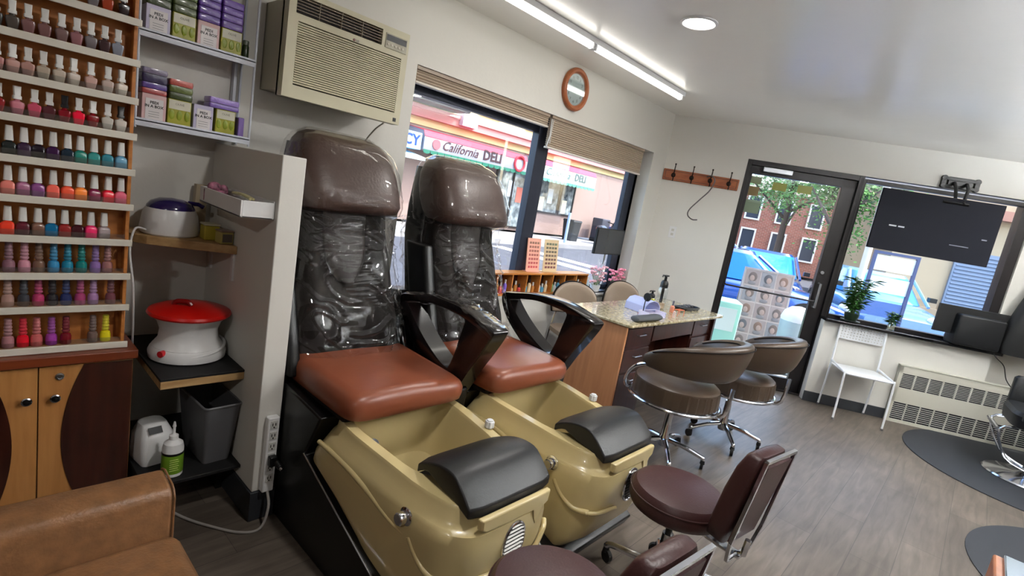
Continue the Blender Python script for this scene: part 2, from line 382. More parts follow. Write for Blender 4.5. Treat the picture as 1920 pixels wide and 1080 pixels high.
# ------------------------------------------------------------ ceiling lamps
t = thing('fluorescent_batten', 'long bare double fluorescent strip light on the ceiling above the shop window', 'ceiling light', (2.2, 2.20, 2.55))
b = MB((2.2, 2.20, 2.55)); b.box(1.56, 4.16, 2.165, 2.235, 2.515, 2.5495); b.build('housing', M['white'], t, bevel=.004)
TM = emit('tube_light', (1, .985, .94), TUBE_E)
for i in range(2):
    a = 4.14-1.295*i
    b = MB((2.2, 2.20, 2.55)); b.cyl((a-.02, 2.19, 2.50), (a-1.265, 2.19, 2.50), .019, n=16); b.build('lamp_tube', TM, t)
    for e in (a-.01, a-1.275):
        b = MB((2.2, 2.20, 2.55)); b.box(e-.008, e+.008, 2.17, 2.21, 2.48, 2.53); b.build('lamp_holder', M['white'], t, bevel=.003)
TM2 = emit('added_fill_tube', (.96, .98, 1), 50)  # added uplight outside the view, lifts the ceiling brightness
PX, PY, PZ = 4.0, -1.15, 2.15
t = thing('fluorescent_batten', 'unseen suspended strip light added to brighten the ceiling, right of the view', 'ceiling light', (PX, PY, PZ))
b = MB(); b.box(-1.95, 1.95, -.14, .14, -.06, -.045); b.box(-1.95, 1.95, -.145, -.139, -.06, .030); b.box(-1.95, 1.95, .139, .145, -.06, .030); b.box(-1.956, -1.95, -.14, .14, -.06, .030); b.box(1.95, 1.956, -.14, .14, -.06, .030); b.build('housing', M['white'], t, bevel=.004)
for sx_ in (-1.5, 0, 1.5):
    b = MB(); b.cyl((sx_, 0, -.045), (sx_, 0, 2.549-PZ), .004, n=8); b.build('suspension_rod', M['steel'], t)
for i in range(3):
    a = 1.93-1.295*i
    for yy in (-.075, .075):
        b = MB(); b.cyl((a-.02, yy, -.01), (a-1.265, yy, -.01), .032, n=16); b.build('lamp_tube', TM2, t)
DM = emit('downlight_disc', (1, .98, .94), 14)
def downlight(x, y, lab):
    t = thing('recessed_downlight', lab, 'ceiling light', (x, y, 2.55), group='round recessed downlights in the ceiling')
    b = MB(); b.lathe([(.098, -.0002), (.098, -.006), (.085, -.010), (.078, -.004), (.078, -.0002)], n=40); b.build('trim_ring', M['white'], t)
    b = MB(); b.lathe([(.077, -.0035), (.077, -.0045)], n=40); b.build('diffuser', DM, t)
    ld = bpy.data.lights.new('downlight_lamp', 'AREA'); ld.shape = 'DISK'; ld.size = .15; ld.energy = DOWN_W; ld.color = (1, .975, .94)
    lo = bpy.data.objects.new('downlight_lamp', ld); COL.objects.link(lo); lo.parent = t; lo.location = (0, 0, -.012)
downlight(2.742, 1.442, 'round white recessed downlight glowing in the ceiling beside the strip light')
for x, y, l in ((1.1, .6, 'above the massage chairs, just out of view'), (4.3, -.4, 'above the round mats'), (2.7, -1.5, 'farthest to the right of the viewer'), (-1.4, -.4, 'behind the viewer, near the back wall'), (5.6, -1.1, 'nearest the right end of the entrance wall')):  # lamps outside the view, added to brighten the room
    downlight(x, y, 'unseen fill downlight added '+l)

# window shades
def shade(name, x0, x1, z0, z1, lab, n):
    t = thing(name, lab, 'window blind', ((x0+x1)/2, 2.71, z1), group='cellular window shades')
    off = ((x0+x1)/2, 2.71, z1)
    b = MB(off); poly = []
    h = (z1-.022-z0-.014)/n
    for i in range(n+1): poly.append((2.688 if i % 2 else 2.698, z1-.022-h*i))
    back = [(y+.022, z) for y, z in reversed(poly)]
    b.prism(poly+back, x0+.004, x1-.004); b.build('pleated_fabric', M['blindA'], t, smooth=False)
    b = MB(off); b.box(x0, x1, 2.684, 2.722, z1-.022, z1); b.build('head_rail', cm((.62, .55, .48)), t, bevel=.002)
    b = MB(off); b.box(x0, x1, 2.684, 2.724, z0, z0+.014); b.build('bottom_rail', cm((.86, .83, .79)), t, bevel=.003)
    return t
s1 = shade('cellular_shade', 1.895, 3.135, 2.03, 2.13, 'beige pleated shade raised almost fully over the left pane', 8)
s2 = shade('cellular_shade', 3.165, 4.60, 1.885, 2.13, 'beige pleated shade lowered further over the right pane', 26)
b = MB((3.8825, 2.71, 2.13)); b.tube([(3.168, 2.69, 2.10), (3.168, 2.683, 1.98), (3.16, 2.69, 1.90)], .004); b.tube([(3.18, 2.683, 2.10), (3.18, 2.683, 1.92)], .003); b.build('pull_cord', M['white'], s2)

# wall clock
t = thing('wall_clock', 'round oak framed clock on the wall above the shade', 'clock', (3.345, YW, 2.362))
b = MB(); T = Matrix.Rotation(PI/2, 4, 'X')
b.lathe([(.115, 0), (.156, 0), (.160, .012), (.156, .028), (.145, .036), (.130, .034), (.120, .024), (.115, .012), (.115, 0)], n=48, T=T, caps=False); b.build('rim', wood('clock_oak', (.68, .40, .24), (.58, .31, .17), (4, 4, 4)), t)
b = MB(); b.lathe([(.117, .004), (.117, .010)], n=48, T=T); fc = b.build('dial', cm((.80, .83, .83), .25), t)
for k in range(12):
    a = PI/2-(k+1)*PI/6
    text('numeral', str(k+1), .030, M['black'], fc, (.088*math.cos(a), -.011, .088*math.sin(a)), (PI/2, 0, 0), .0005)
for a, l, ww in ((-6, .058, .005), (-2, .085, .0035)):
    b = MB(); b.box(-.012, l, -.0145, -.013, -ww/2, ww/2, T=Matrix.Rotation(R_(-a), 4, 'Y')); b.build('hand', M['black'], t)
b = MB(); b.lathe([(.0001, .020), (.118, .020), (.118, .021), (.0001, .021)], n=40, T=T); b.build('cover_glass', M['clear'], t)

# coat rack
t = thing('coat_rack', 'oak board with four iron coat hooks on the wall left of the door', 'coat rack', W(.375, 0, 1.965), FROT)
b = MB(); b.box(-.37, .365, -.018, -.0, -.055, .055); bd = b.build('board', wood('rack_oak', (.66, .38, .22), (.55, .28, .14), (3, 10, 10)), t, bevel=.006)
b = MB(); framebox(b, -.352, .347, -.040, .040, .004, -.0195, -.018); b.build('inlay_line', cm((.25, .12, .07)), bd)
for k in range(4):
    x = -.27+.18*k+.0
    b = MB(); b.sphere((x, -.02, 0), .022, 1, .35, 1.1, n=8)
    b.tube([(x, -.022, 0), (x, -.055, -.02), (x, -.07, -.045), (x, -.055, -.058), (x, -.045, -.045)], .005, smooth=4)
    b.tube([(x, -.022, .01), (x, -.05, .03), (x, -.07, .07), (x, -.072, .10)], .005, smooth=4); b.sphere((x, -.072, .104), .009, n=6)
    b.build('hook', cm((.16, .12, .10), .35, metal=.8), t)
b = MB(); b.tube([(0.05, -.005, .03), (.09, -.03, .045), (.128, -.04, .0), (.10, -.04, -.10), (.03, -.035, -.20), (-.045, -.03, -.31), (-.05, -.03, -.37), (.0, -.03, -.405), (.05, -.03, -.40)], .006, smooth=6)
tag(b.build('curved_wall_cable', cm((.38, .36, .36), .35, metal=.6), loc=W(.375, -.045, 1.965), rotz=FROT), 'thin dark bent hose hanging in an S from the third coat hook', 'hose')
# wall outlet plates
def plate(s, z, lab, T_, rz, nm='wall_switch_plate'):
    t = thing(nm, lab, 'switch plate', T_, rz)
    b = MB(); b.box(-.035, .035, -.007, 0, -.058, .058); b.build('cover', M['white'], t, bevel=.003)
    for q in (-.022, .022):
        b = MB(); b.box(-.013, .013, -.0105, -.007, q-.012, q+.012); b.build('socket', cm((.75, .74, .70)), t, bevel=.002)
plate(0, 0, 'white double outlet plate on the wall under the coat rack', W(.22, -.001, 1.40), FROT, 'wall_outlet')
# ------------------------------------------------------------ polish rack and its cabinet
RY0, RY1 = 2.30, 2.375
RZ = [1.845, 1.712, 1.585, 1.463, 1.337, 1.212, 1.082, .956, .838, .693]
t = thing('polish_rack', 'amber wooden nail polish rack with cream ledges standing on the cabinet', 'rack', (.0, 2.34, .68))
o_ = (.0, 2.34, .68)
b = MB(o_); b.box(-.40, .485, RY1, RY1+.015, .68, 2.25); b.build('back_panel', M['rack_wood'], t)
for x in (-.40, .470):
    b = MB(o_); b.box(x, x+.012, RY0+.03, RY1, .68, 2.25); b.build('side_panel', M['rack_wood'], t, bevel=.002)
for z in RZ+[1.97, 2.10]:
    b = MB(o_); b.box(-.40, .4695, RY0+.008, RY1, z, z+.008); sh = b.build('shelf', M['rack_wood'], t)
    b = MB(o_); b.box(-.41, .487, RY0-.002, RY0+.006, z-.012, z+.012); b.build('front_lip', M['rack_lip'], sh, bevel=.002)
for z in RZ[2:]:
    b = MB(o_); b.box(-.40, .465, RY0+.006, RY0+.008, z+.012, z+.03); b.build('clear_guard', M['clear'], t)

CAPW = (.86, .855, .84); CAPK = (.06, .05, .06)
def bottle_mesh(style):
    out = {}
    if style == 'flared':      # flared shoulders, waisted body, tall flat cap
        b = MB()
        b.rings([rrect(-.010, .010, -.009, .009, .004, .002), rrect(-.011, .011, -.010, .010, .004, .004), rrect(-.0155, .0155, -.012, .012, .005, .030), rrect(-.0145, .0145, -.011, .011, .005, .036), rrect(-.006, .006, -.006, .006, .004, .040), rrect(-.006, .006, -.006, .006, .004, .044)])
        out['body'] = b.build('tmp', M['white'])
        b = MB(); b.rings([rrect(-.0095, .0095, -.008, .008, .003, .044), rrect(-.0095, .0095, -.008, .008, .003, .052), rrect(-.0075, .0075, -.006, .006, .003, .055), rrect(-.0085, .0085, -.006, .006, .002, .080)]); out['cap'] = b.build('tmp', M['white'])
    elif style == 'square':
        b = MB(); b.rings([rrect(-.0145, .0145, -.012, .012, .005, .001), rrect(-.0155, .0155, -.013, .013, .005, .004), rrect(-.0155, .0155, -.013, .013, .005, .030), rrect(-.013, .013, -.011, .011, .006, .035), rrect(-.007, .007, -.007, .007, .006, .039), rrect(-.007, .007, -.007, .007, .006, .041)])
        out['body'] = b.build('tmp', M['white'])
        b = MB(); b.rings([rrect(-.010, .010, -.009, .009, .006, .041), rrect(-.0078, .0078, -.0075, .0075, .005, .083)]); out['cap'] = b.build('tmp', M['white'])
    else:                      # round bottle with turned beaded cap
        b = MB(); b.lathe([(.013, 0), (.0148, .002), (.0148, .026), (.0125, .034), (.0075, .037), (.0075, .039)], n=16); out['body'] = b.build('tmp', M['white'])
        b = MB(); pr = []
        for i in range(5):
            z = .039+i*.0105; pr += [(.0078, z), (.0105-.0004*i, z+.003), (.0105-.0004*i, z+.007), (.0078, z+.0100)]
        b.lathe(pr, n=14); out['cap'] = b.build('tmp', M['white'])
    r = {}
    for k, o in out.items():
        r[k] = o.data; bpy.data.objects.remove(o)
    return r
BM_ = {s: bottle_mesh(s) for s in ('flared', 'square', 'beaded')}
def polish(cname, c, style, capc, capname, loc, where, group, scale=1):
    lab = '%s nail polish with %s cap, %s' % (cname, capname, where)
    t = thing('nail_polish_bottle', lab, 'nail polish', loc, random.uniform(-.2, .2), group)
    t.scale = (scale, scale, scale)
    for k in ('body', 'cap'):
        me = BM_[style][k].copy(); me.materials.clear()
        me.materials.append(cm(c, .16, coat=.5) if k == 'body' else cm(capc, .35))
        o = bpy.data.objects.new('glass_body' if k == 'body' else 'cap', me); COL.objects.link(o); o.parent = t
    return t
K = CAPK
ROWS = [
 ('flared', [(.357, 'grey', (.45, .43, .44)), (.396, 'burnt orange', (.66, .25, .13)), (.439, 'near black', (.13, .07, .09))]),
 ('flared', [(.130, 'dark smoky', (.25, .25, .24)), (.166, 'charcoal brown', (.30, .27, .25)), (.202, 'dusty mauve', (.50, .36, .36)), (.241, 'rosewood', (.50, .36, .36)), (.281, 'taupe', (.47, .37, .36)), (.319, 'dusty rose', (.60, .41, .43)), (.355, 'pewter', (.45, .42, .43)), (.392, 'dark plum', (.27, .19, .20)), (.428, 'pale slate blue', (.56, .58, .63))]),
 ('flared', [(.132, 'blush', (.72, .50, .48)), (.167, 'nude pink', (.72, .55, .51)), (.203, 'rosy beige', (.72, .55, .51)), (.239, 'bone', (.73, .67, .60)), (.277, 'ivory', (.76, .70, .64)), (.313, 'cream', (.77, .71, .66)), (.358, 'pale blush', (.78, .63, .59)), (.404, 'milky white', (.78, .70, .66)), (.442, 'shell', (.80, .75, .70))]),
 ('flared', [(.135, 'cherry red', (.60, .12, .15)), (.178, 'candy pink', (.75, .45, .50)), (.219, 'strawberry pink', (.80, .32, .42)), (.255, 'dark wine', (.36, .17, .20)), (.293, 'deep crimson', (.52, .05, .11), K), (.329, 'neon red', (.97, .10, .25)), (.366, 'ruby', (.50, .05, .09)), (.407, 'off white', (.80, .78, .74)), (.444, 'chalk white', (.82, .79, .75), K)]),
 ('square', [(.122, 'jet black', (.07, .07, .09)), (.160, 'blackish green', (.11, .14, .14)), (.195, 'aubergine', (.22, .13, .24)), (.230, 'ink black', (.10, .07, .12)), (.266, 'violet black', (.24, .10, .28)), (.303, 'deep petrol', (.09, .16, .22)), (.336, 'jade', (.12, .52, .46)), (.373, 'turquoise', (.17, .56, .54)), (.411, 'lagoon blue', (.20, .50, .56)), (.449, 'sky blue', (.38, .60, .72))]),
 ('square', [(.122, 'light peach', (.90, .62, .55)), (.158, 'salmon', (.88, .50, .45)), (.193, 'dusky mauve', (.62, .38, .50)), (.229, 'orchid purple', (.52, .28, .52)), (.268, 'bright coral', (.96, .42, .36)), (.305, 'tangerine red', (.93, .34, .22)), (.340, 'light orange', (.96, .53, .22)), (.377, 'berry', (.52, .12, .28)), (.416, 'scarlet', (.90, .10, .20)), (.453, 'bubblegum pink', (.90, .42, .52))]),
 ('square', [(.122, 'poppy red', (.90, .20, .15)), (.158, 'flame orange', (.95, .26, .16)), (.194, 'oxblood', (.34, .08, .14)), (.231, 'copper brown', (.47, .33, .27)), (.266, 'cerulean blue', (.05, .42, .60)), (.300, 'brick red', (.58, .14, .14)), (.336, 'black cherry', (.26, .07, .11)), (.371, 'hot pink', (.95, .16, .42)), (.408, 'silver grey', (.62, .56, .57))]),
 ('beaded', [(.122, 'smoky plum', (.40, .24, .30)), (.161, 'antique mauve', (.56, .40, .45)), (.199, 'shimmer pink', (.80, .55, .62)), (.235, 'bronze', (.45, .34, .28)), (.273, 'azure blue', (.20, .53, .72)), (.310, 'ocean blue', (.10, .50, .62)), (.348, 'emerald teal', (.06, .50, .48)), (.387, 'lavender', (.55, .42, .68)), (.422, 'rose brown', (.64, .44, .43))]),
 ('beaded', [(.122, 'pale sand', (.72, .62, .58)), (.159, 'pinkish beige', (.68, .54, .50)), (.198, 'gunmetal', (.24, .25, .28)), (.235, 'raspberry', (.70, .22, .40)), (.271, 'onyx', (.13, .12, .14)), (.308, 'navy blue', (.14, .18, .38)), (.347, 'magenta', (.66, .25, .44)), (.384, 'lilac', (.66, .50, .68)), (.435, 'burgundy mauve', (.46, .26, .30))]),
 ('beaded', [(.122, 'soft clay', (.60, .46, .42)), (.160, 'dusty pink', (.66, .46, .48)), (.197, 'vivid red', (.85, .08, .16)), (.232, 'salmon pink', (.82, .42, .42)), (.271, 'vivid purple', (.60, .24, .60)), (.310, 'dark red', (.48, .08, .13)), (.386, 'mushroom grey', (.44, .36, .34)), (.424, 'lemon yellow', (.90, .84, .12))]),
]
ORD = ['topmost', 'second', 'third', 'fourth', 'fifth', 'sixth', 'seventh', 'eighth', 'ninth', 'bottom']
for ri, (style, items) in enumerate(ROWS):
    for it in items:
        x, cn, c = it[:3]
        if len(it) > 3: cc, cnm = it[3], 'black'
        elif style == 'beaded': cc, cnm = tuple(min(1, v*.75+.12) for v in c), 'beaded'
        else: cc, cnm = CAPW, 'white'
        polish(cn, c, style, cc, cnm, (x, 2.335, RZ[ri]+.0085), '%s visible row of the rack' % ORD[ri], 'nail polish bottles on the wooden rack', 1.10)

# cabinet
t = thing('storage_cabinet', 'cherry and maple two door cabinet under the polish rack', 'cabinet', (.05, 2.45, 0))
o_ = (.05, 2.45, 0)
b = MB(o_); b.box(-.42, .505, 2.30, 2.665, .06, .645); b.build('body', M['cherry'], t, bevel=.002)
b = MB(o_); b.box(-.40, .49, 2.33, 2.66, 0, .06); b.build('plinth', M['black_m'], t)
b = MB(o_); b.box(-.43, .515, 2.262, 2.67, .645, .68); b.build('worktop', M['cherry_top'], t, bevel=.004)
def cabdoor(x0, x1, right):
    b = MB(o_); b.box(x0, x1, 2.281, 2.2995, .075, .638); d = b.build('door', M['maple'], t, bevel=.002)
    # curved cherry inlay on the outer side of the door
    p = []
    xe = x1-.002 if right else x0+.002
    for i in range(21):
        z = .077+(.559)*i/20; u = (z-.356)/.28; w_ = .205-.060*u*u
        p.append((xe-w_ if right else xe+w_, z))
    p += [(xe, .636), (xe, .077)]
    b = MB(o_); b.prism(p, 2.2775, 2.2815, 'y'); b.build('inlay_panel', M['cherry'], d, smooth=False)
    kx = x0+.042 if right else x1-.030
    b = MB(o_); T = Matrix.Translation((kx, 2.281, .524)) @ Matrix.Rotation(PI/2, 4, 'X')
    b.lathe([(.005, 0), (.005, .012), (.014, .016), (.015, .022), (.0115, .024), (.0110, .021), (.0001, .021)], n=20, T=T)
    k = b.build('knob', M['chrome'], d)
    b = MB(o_); b.lathe([(.0001, .0212), (.0105, .0212), (.009, .026), (.0001, .0275)], n=20, T=T); b.build('knob_insert', M['black'], k)
    if right:
        b = MB(o_); T = Matrix.Translation((x0+.055, 2.281, .598)) @ Matrix.Rotation(PI/2, 4, 'X'); b.lathe([(.013, 0), (.012, .005), (.008, .006), (.007, .003), (.0001, .003)], n=20, T=T); b.build('lock', M['steel'], d)
cabdoor(.2345, .503, True); cabdoor(-.04, .2315, False); 

# wall shelf with pedicure sets
t = thing('wall_shelf', 'white wall mounted wire-post shelf unit holding pedicure sets', 'shelf', (.735, 2.67, 1.5))
o_ = (.735, 2.67, 1.5)
for z, nm in ((1.525, 'a'), (1.855, 'b'), (2.20, 'c')):
    b = MB(o_); b.box(.522, .945, 2.515, 2.672, z, z+.008); b.box(.522, .945, 2.515, 2.522, z-.018, z+.014); b.build('shelf_board', M['white_blue'], t, bevel=.002)
for x, y in ((.524, 2.520), (.943, 2.520), (.524, 2.668), (.943, 2.668)):
    b = MB(o_); b.cyl((x, y, 1.50), (x, y, 2.25), .005, n=10); b.build('post', M['white_blue'], t)
b = MB(o_); b.box(.905, .917, 2.64, 2.67, 1.533, 1.85); b.build('rear_upright', M['white_blue'], t)
def kitbox(x0, x1, z0, h, face, lab, txt=True):
    t = thing('pedicure_box', lab, 'box', ((x0+x1)/2, 2.575, z0), group='boxed pedicure sets on the white wall shelf')
    wd = x1-x0-.004; g = 'g' if face == 'green' else face
    cmap = {'green': (.60, .60, .16), 'pink': (.84, .70, .70), 'lilac': (.76, .74, .84)}
    b = MB(); b.box(-wd/2, wd/2, -.028, .045, 0, h); b.build('carton', cm(cmap[face], .35), t, bevel=.002)
    if face == 'green':
        b = MB(); b.box(-wd/2+.003, wd/2-.003, -.0292, -.0282, h*.62, h-.003); b.build('label_band', cm((.80, .79, .72), .35), t)
        for k in range(3):
            b = MB(); b.sphere((-wd/2+wd*(k+.5)/3, -.0285, h*.40), .013, .8, .12, 1.5, n=6); b.build('leaf_print', cm((.52, .58, .12), .3), t)
        text('print', 'OLIVE', .012, cm((.35, .36, .25)), t, (0, -.0295, h*.82), (PI/2, 0, 0), .0002)
    else:
        b = MB(); b.box(-wd/2+.012, wd/2-.010, -.0292, -.0282, .006, h*.84); b.build('label_band', cm((.88, .86, .86), .35), t)
        text('print', 'PEDI\nIN A BOX', .0145, M['black'], t, (0, -.0296, h*.62), (PI/2, 0, 0), .0002, bold=.0004)
        for k in range(3):
            b = MB(); b.box(-.018, .018, -.0298, -.0292, h*(.34-.09*k), h*(.34-.09*k)+.0016); b.build('text_line', cm((.5, .5, .5)), t)
def pack(x0, x1, z0, z1, c, lab, y0=2.548, y1=2.625):
    b = MB(); b.rings([rrect(x0+.002, x1-.002, y0, y1, .006, z0+.0005), rrect(x0, x1, y0-.002, y1, .008, (z0+z1)/2), rrect(x0+.002, x1-.002, y0, y1, .006, z1-.001)])
    tag(b.build('pedicure_pad', cm(c, .3, coat=.4, bump=.2, bscale=60)), lab, 'pedicure pad', 'wrapped pedicure pads stacked on the boxes')
Z1 = 1.5335
kitbox(.547, .633, Z1, .102, 'pink', 'pink pedicure box at the left end of the lower white shelf')
kitbox(.635, .722, Z1, .102, 'green', 'green pedicure box beside the pink one on the lower white shelf')
kitbox(.727, .805, Z1, .102, 'lilac', 'pale lilac pedicure box on the lower white shelf')
kitbox(.812, .893, Z1, .102, 'green', 'green pedicure box at the right end of the lower white shelf')
Z2 = 1.8635
kitbox(.547, .632, Z2, .100, 'lilac', 'pale lilac pedicure box at the left end of the upper white shelf')
kitbox(.635, .720, Z2, .100, 'green', 'green pedicure box second from left on the upper white shelf')
kitbox(.723, .808, Z2, .100, 'pink', 'pink pedicure box on the upper white shelf')
kitbox(.811, .896, Z2, .100, 'green', 'green pedicure box at the right end of the upper white shelf')
lowst = [('red', (.66, .30, .30), .020), ('violet', (.34, .25, .55), .022), ('dark purple', (.18, .14, .30), .032), ('clear grey', (.48, .45, .55), .022)]
z = Z1+.103
for nm, c, h in lowst:
    pack(.545, .633, z, z+h, c, '%s wrapped pad in the stack on the lower pink box' % nm); z += h+.0005
z = Z1+.103
for nm, c, h in (('dark olive', (.22, .28, .12), .026), ('olive green', (.36, .42, .20), .026), ('coral red', (.72, .34, .30), .024)):
    pack(.638, .724, z, z+h, c, '%s wrapped pad in the stack on the lower green box' % nm); z += h+.0005
z = Z1+.103
for nm, c, h in (('light violet', (.50, .40, .72), .020), ('lavender', (.60, .50, .80), .024)):
    pack(.785, .905, z, z+h, c, '%s wrapped pad lying flat across the lower right boxes' % nm); z += h+.0005
b = MB(); b.box(.905, .930, 2.548, 2.60, Z1, Z1+.085); tag(b.build('pedicure_pad', cm((.48, .38, .66), .35), bevel=.004), 'upright purple pad at the right end of the lower white shelf', 'pedicure pad')
for x0, x1, nm, c in ((.547, .632, 'dark green', (.25, .31, .14)), (.635, .720, 'moss green', (.30, .36, .17)), (.723, .808, 'violet', (.38, .24, .62)), (.811, .896, 'purple', (.42, .28, .66))):
    z = Z2+.101
    for k in range(5 if x0 < .7 else 4):
        h = .028; pack(x0, x1, z, z+h, tuple(v*(.92+.05*k) for v in c), '%s wrapped pad, %s up in its stack on the upper white shelf' % (nm, ['lowest', 'second', 'third', 'fourth', 'fifth'][k])); z += h+.0005
t = thing('glass_jar', 'small dark green glass jar at the right end of the upper white shelf', 'jar', (.918, 2.57, Z2))
b = MB(); b.lathe([(.013, 0), (.014, .003), (.014, .055), (.011, .062)], n=18); b.build('body', cm((.14, .20, .12), .15), t)
b = MB(); b.lathe([(.0125, .062), (.0125, .078), (.011, .080)], n=18); b.build('lid', cm((.35, .38, .33), .3), t)

# ------------------------------------------------------------ air conditioner
AX0, AX1, AY, AZ0, AZ1 = 1.015, 1.625, 2.40, 1.742, 2.185
o_ = (1.32, 2.55, 1.742)
t = thing('air_conditioner', 'aged beige through-wall air conditioner above the massage chairs', 'air conditioner', o_)
b = MB(o_); b.box(AX0+.02, AX1-.02, AY+.045, 2.84, AZ0+.03, AZ1-.03); b.build('case', M['beige_d'], t, bevel=.004)
b = MB(o_)   # front shell with openings
G0, G1, GZ0, GZ1 = AX0+.045, AX1-.035, AZ0+.055, AZ1-.125
V0, V1, VZ0, VZ1 = AX0+.032, AX1-.155, AZ1-.095, AZ1-.022
for a in ((AX0, G0, AZ0, AZ1-.11), (G1, AX1, AZ0, AZ1-.11), (G0, G1, AZ0, GZ0), (G0, G1, GZ1, AZ1-.11), (AX0, V0, AZ1-.11, AZ1), (V1, AX1, AZ1-.11, AZ1), (V0, V1, AZ1-.11, VZ0), (V0, V1, VZ1, AZ1)):
    b.box(a[0], a[1], AY, AY+.06, a[2], a[3])
b.box(AX0, AX1, AY+.045, AY+.06, AZ0, AZ1)
b.build('front_shell', M['beige'], t)
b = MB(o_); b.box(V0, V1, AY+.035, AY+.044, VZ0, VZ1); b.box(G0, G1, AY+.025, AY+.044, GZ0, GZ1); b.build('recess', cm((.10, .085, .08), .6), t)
b = MB(o_)
for k in range(26):
    z = GZ0+.006+(GZ1-GZ0-.008)*k/26
    b.prism([(AY-.001, z), (AY+.004, z+.0075), (AY+.012, z+.0075), (AY+.012, z)], G0-.0+.002*math.sin(k/4), G1)
b.build('louvre_panel', M['beige'], t, smooth=False)
b = MB(o_)
for k in range(5):
    z = VZ0+.014+.0125*k; b.box(V0, V1, AY+.006, AY+.022, z, z+.0025)
for k in range(1, 4):
    x = V0+(V1-V0)*k/4; b.box(x-.001, x+.001, AY+.004, AY+.02, VZ0, VZ1)
b.build('outlet_grille', cm((.62, .57, .50)), t)
b = MB(o_); b.prism([(AY+.002, VZ0), (AY+.03, VZ0+.003), (AY+.03, VZ0+.012)], V0, V1); b.build('outlet_flap', cm((.30, .25, .23)), t)
b = MB(o_); b.box(V1+.018, AX1-.012, AY-.003, AY+.001, AZ1-.098, AZ1-.030); cp = b.build('control_panel', cm((.66, .64, .56), .3), t, bevel=.0012)
b = MB(o_); b.box(V1+.022, AX1-.018, AY-.0042, AY-.003, AZ1-.064, AZ1-.036); b.build('display', cm((.18, .18, .16), .2), cp)
for k in range(5):
    b = MB(o_); b.cyl((V1+.034+.021*k, AY-.003, AZ1-.080), (V1+.034+.021*k, AY-.006, AZ1-.080), .0055, n=12); b.build('button', cm((.80, .78, .72)), cp)
b = MB(o_); b.cyl((1.325, AY-.0005, 2.067), (1.325, AY-.002, 2.067), .006, n=16); b.build('emblem_disc', cm((.42, .20, .20)), t)
text('emblem_letters', 'LG', .012, cm((.38, .36, .34)), t, (1.342-o_[0], AY-.0015-o_[1], 2.067-o_[2]), (PI/2, 0, 0), .0003, bold=.0004)
b = MB(o_); b.box(1.585, 1.603, AY-.0015, AY, AZ0+.012, AZ0+.03); b.build('badge', M['black'], t)
b = MB(o_); b.tube([(1.60, 2.50, 1.745), (1.607, 2.60, 1.70), (1.585, 2.655, 1.60), (1.580, 2.66, 1.40), (1.58, 2.66, .9), (1.6, 2.66, .4)], .004, smooth=5)
b.build('power_cord', cm((.62, .60, .54)), t)

# ------------------------------------------------------------ waxing nook
t = thing('corner_shelf', 'raw pine corner shelf carrying the wax warmer with the blue lid', 'shelf', (.70, 2.6, 1.05))
b = MB((.70, 2.6, 1.05))
p = [(.43, 2.672), (.43, 2.585), (.50, 2.545), (.57, 2.47), (.65, 2.42), (.856, 2.31), (.856, 2.672)]
b.rings([[(x, y, 1.050) for x, y in p], [(x, y, 1.085) for x, y in p]]); b.build('board', M['pine'], t, bevel=.003, smooth=False)
for y in (2.34, 2.60):
    b = MB((.70, 2.6, 1.05)); b.box(.848, .8565, y-.012, y+.012, .93, 1.05); b.build('bracket', M['white'], t)
t = thing('wax_warmer', 'white wax warmer with domed dark blue lid on the pine shelf', 'wax warmer', (.668, 2.545, 1.0855))
b = MB(); b.lathe([(.100, 0), (.106, .006), (.108, .03), (.100, .085), (.090, .108), (.085, .110)], n=36, sy=.95); b.build('body', M['white_pl'], t)
b = MB(); b.lathe([(.0885, .1085), (.0865, .118), (.074, .134), (.045, .148), (.0001, .153)], n=36, sy=.95); b.build('lid', M['navy_pl'], t)
b = MB(); b.tube([(.07, .02, .135), (.10, -.01, .135), (.118, -.01, .125)], .009); b.build('lid_tab', M['navy_pl'], t)
b = MB((.668, 2.545, 1.0855)); b.tube([(.572, 2.50, 1.105), (.53, 2.47, 1.11), (.51, 2.44, 1.03), (.517, 2.40, .90), (.527, 2.42, .75), (.535, 2.45, .64)], .0042, smooth=6); b.build('power_cord', M['white_pl'], t)
t = thing('wax_pot', 'yellow and clear square wax pot on the pine shelf, beside the warmer', 'wax pot', (.793, 2.455, 1.0855))
b = MB(); b.box(-.030, .030, -.03, .03, 0, .062); b.build('tub', cm((.70, .64, .22), .25), t, bevel=.006)
b = MB(); b.box(-.032, .032, -.032, .032, .062, .070); b.build('lid', cm((.78, .76, .66), .3), t, bevel=.003)
t = thing('wax_pot', 'small square amber wax box with dark label at the shelf end, by the partition', 'wax pot', (.824, 2.375, 1.0855), .15)
b = MB(); b.box(-.026, .026, -.026, .026, 0, .050); b.build('tub', cm((.68, .62, .36), .25), t, bevel=.004)
b = MB(); b.box(-.020, .020, -.0275, -.0262, .008, .042); b.build('paper_label', cm((.38, .34, .30)), t)
b = MB(); b.box(-.028, .028, -.028, .028, .050, .057); b.build('lid', cm((.55, .45, .38), .3), t, bevel=.003)
b = MB(); b.rings([rrect(-.022, .022, -.018, .018, .003, 0), rrect(-.024, .024, -.019, .019, .003, .12), rrect(-.020, .022, -.016, .019, .003, .215)]); tag(b.build('paper_bag', cm((.66, .60, .50)), loc=(.800, 2.635, 1.0855)), 'tall tan paper bag against the wall behind the wax pots', 'paper bag')

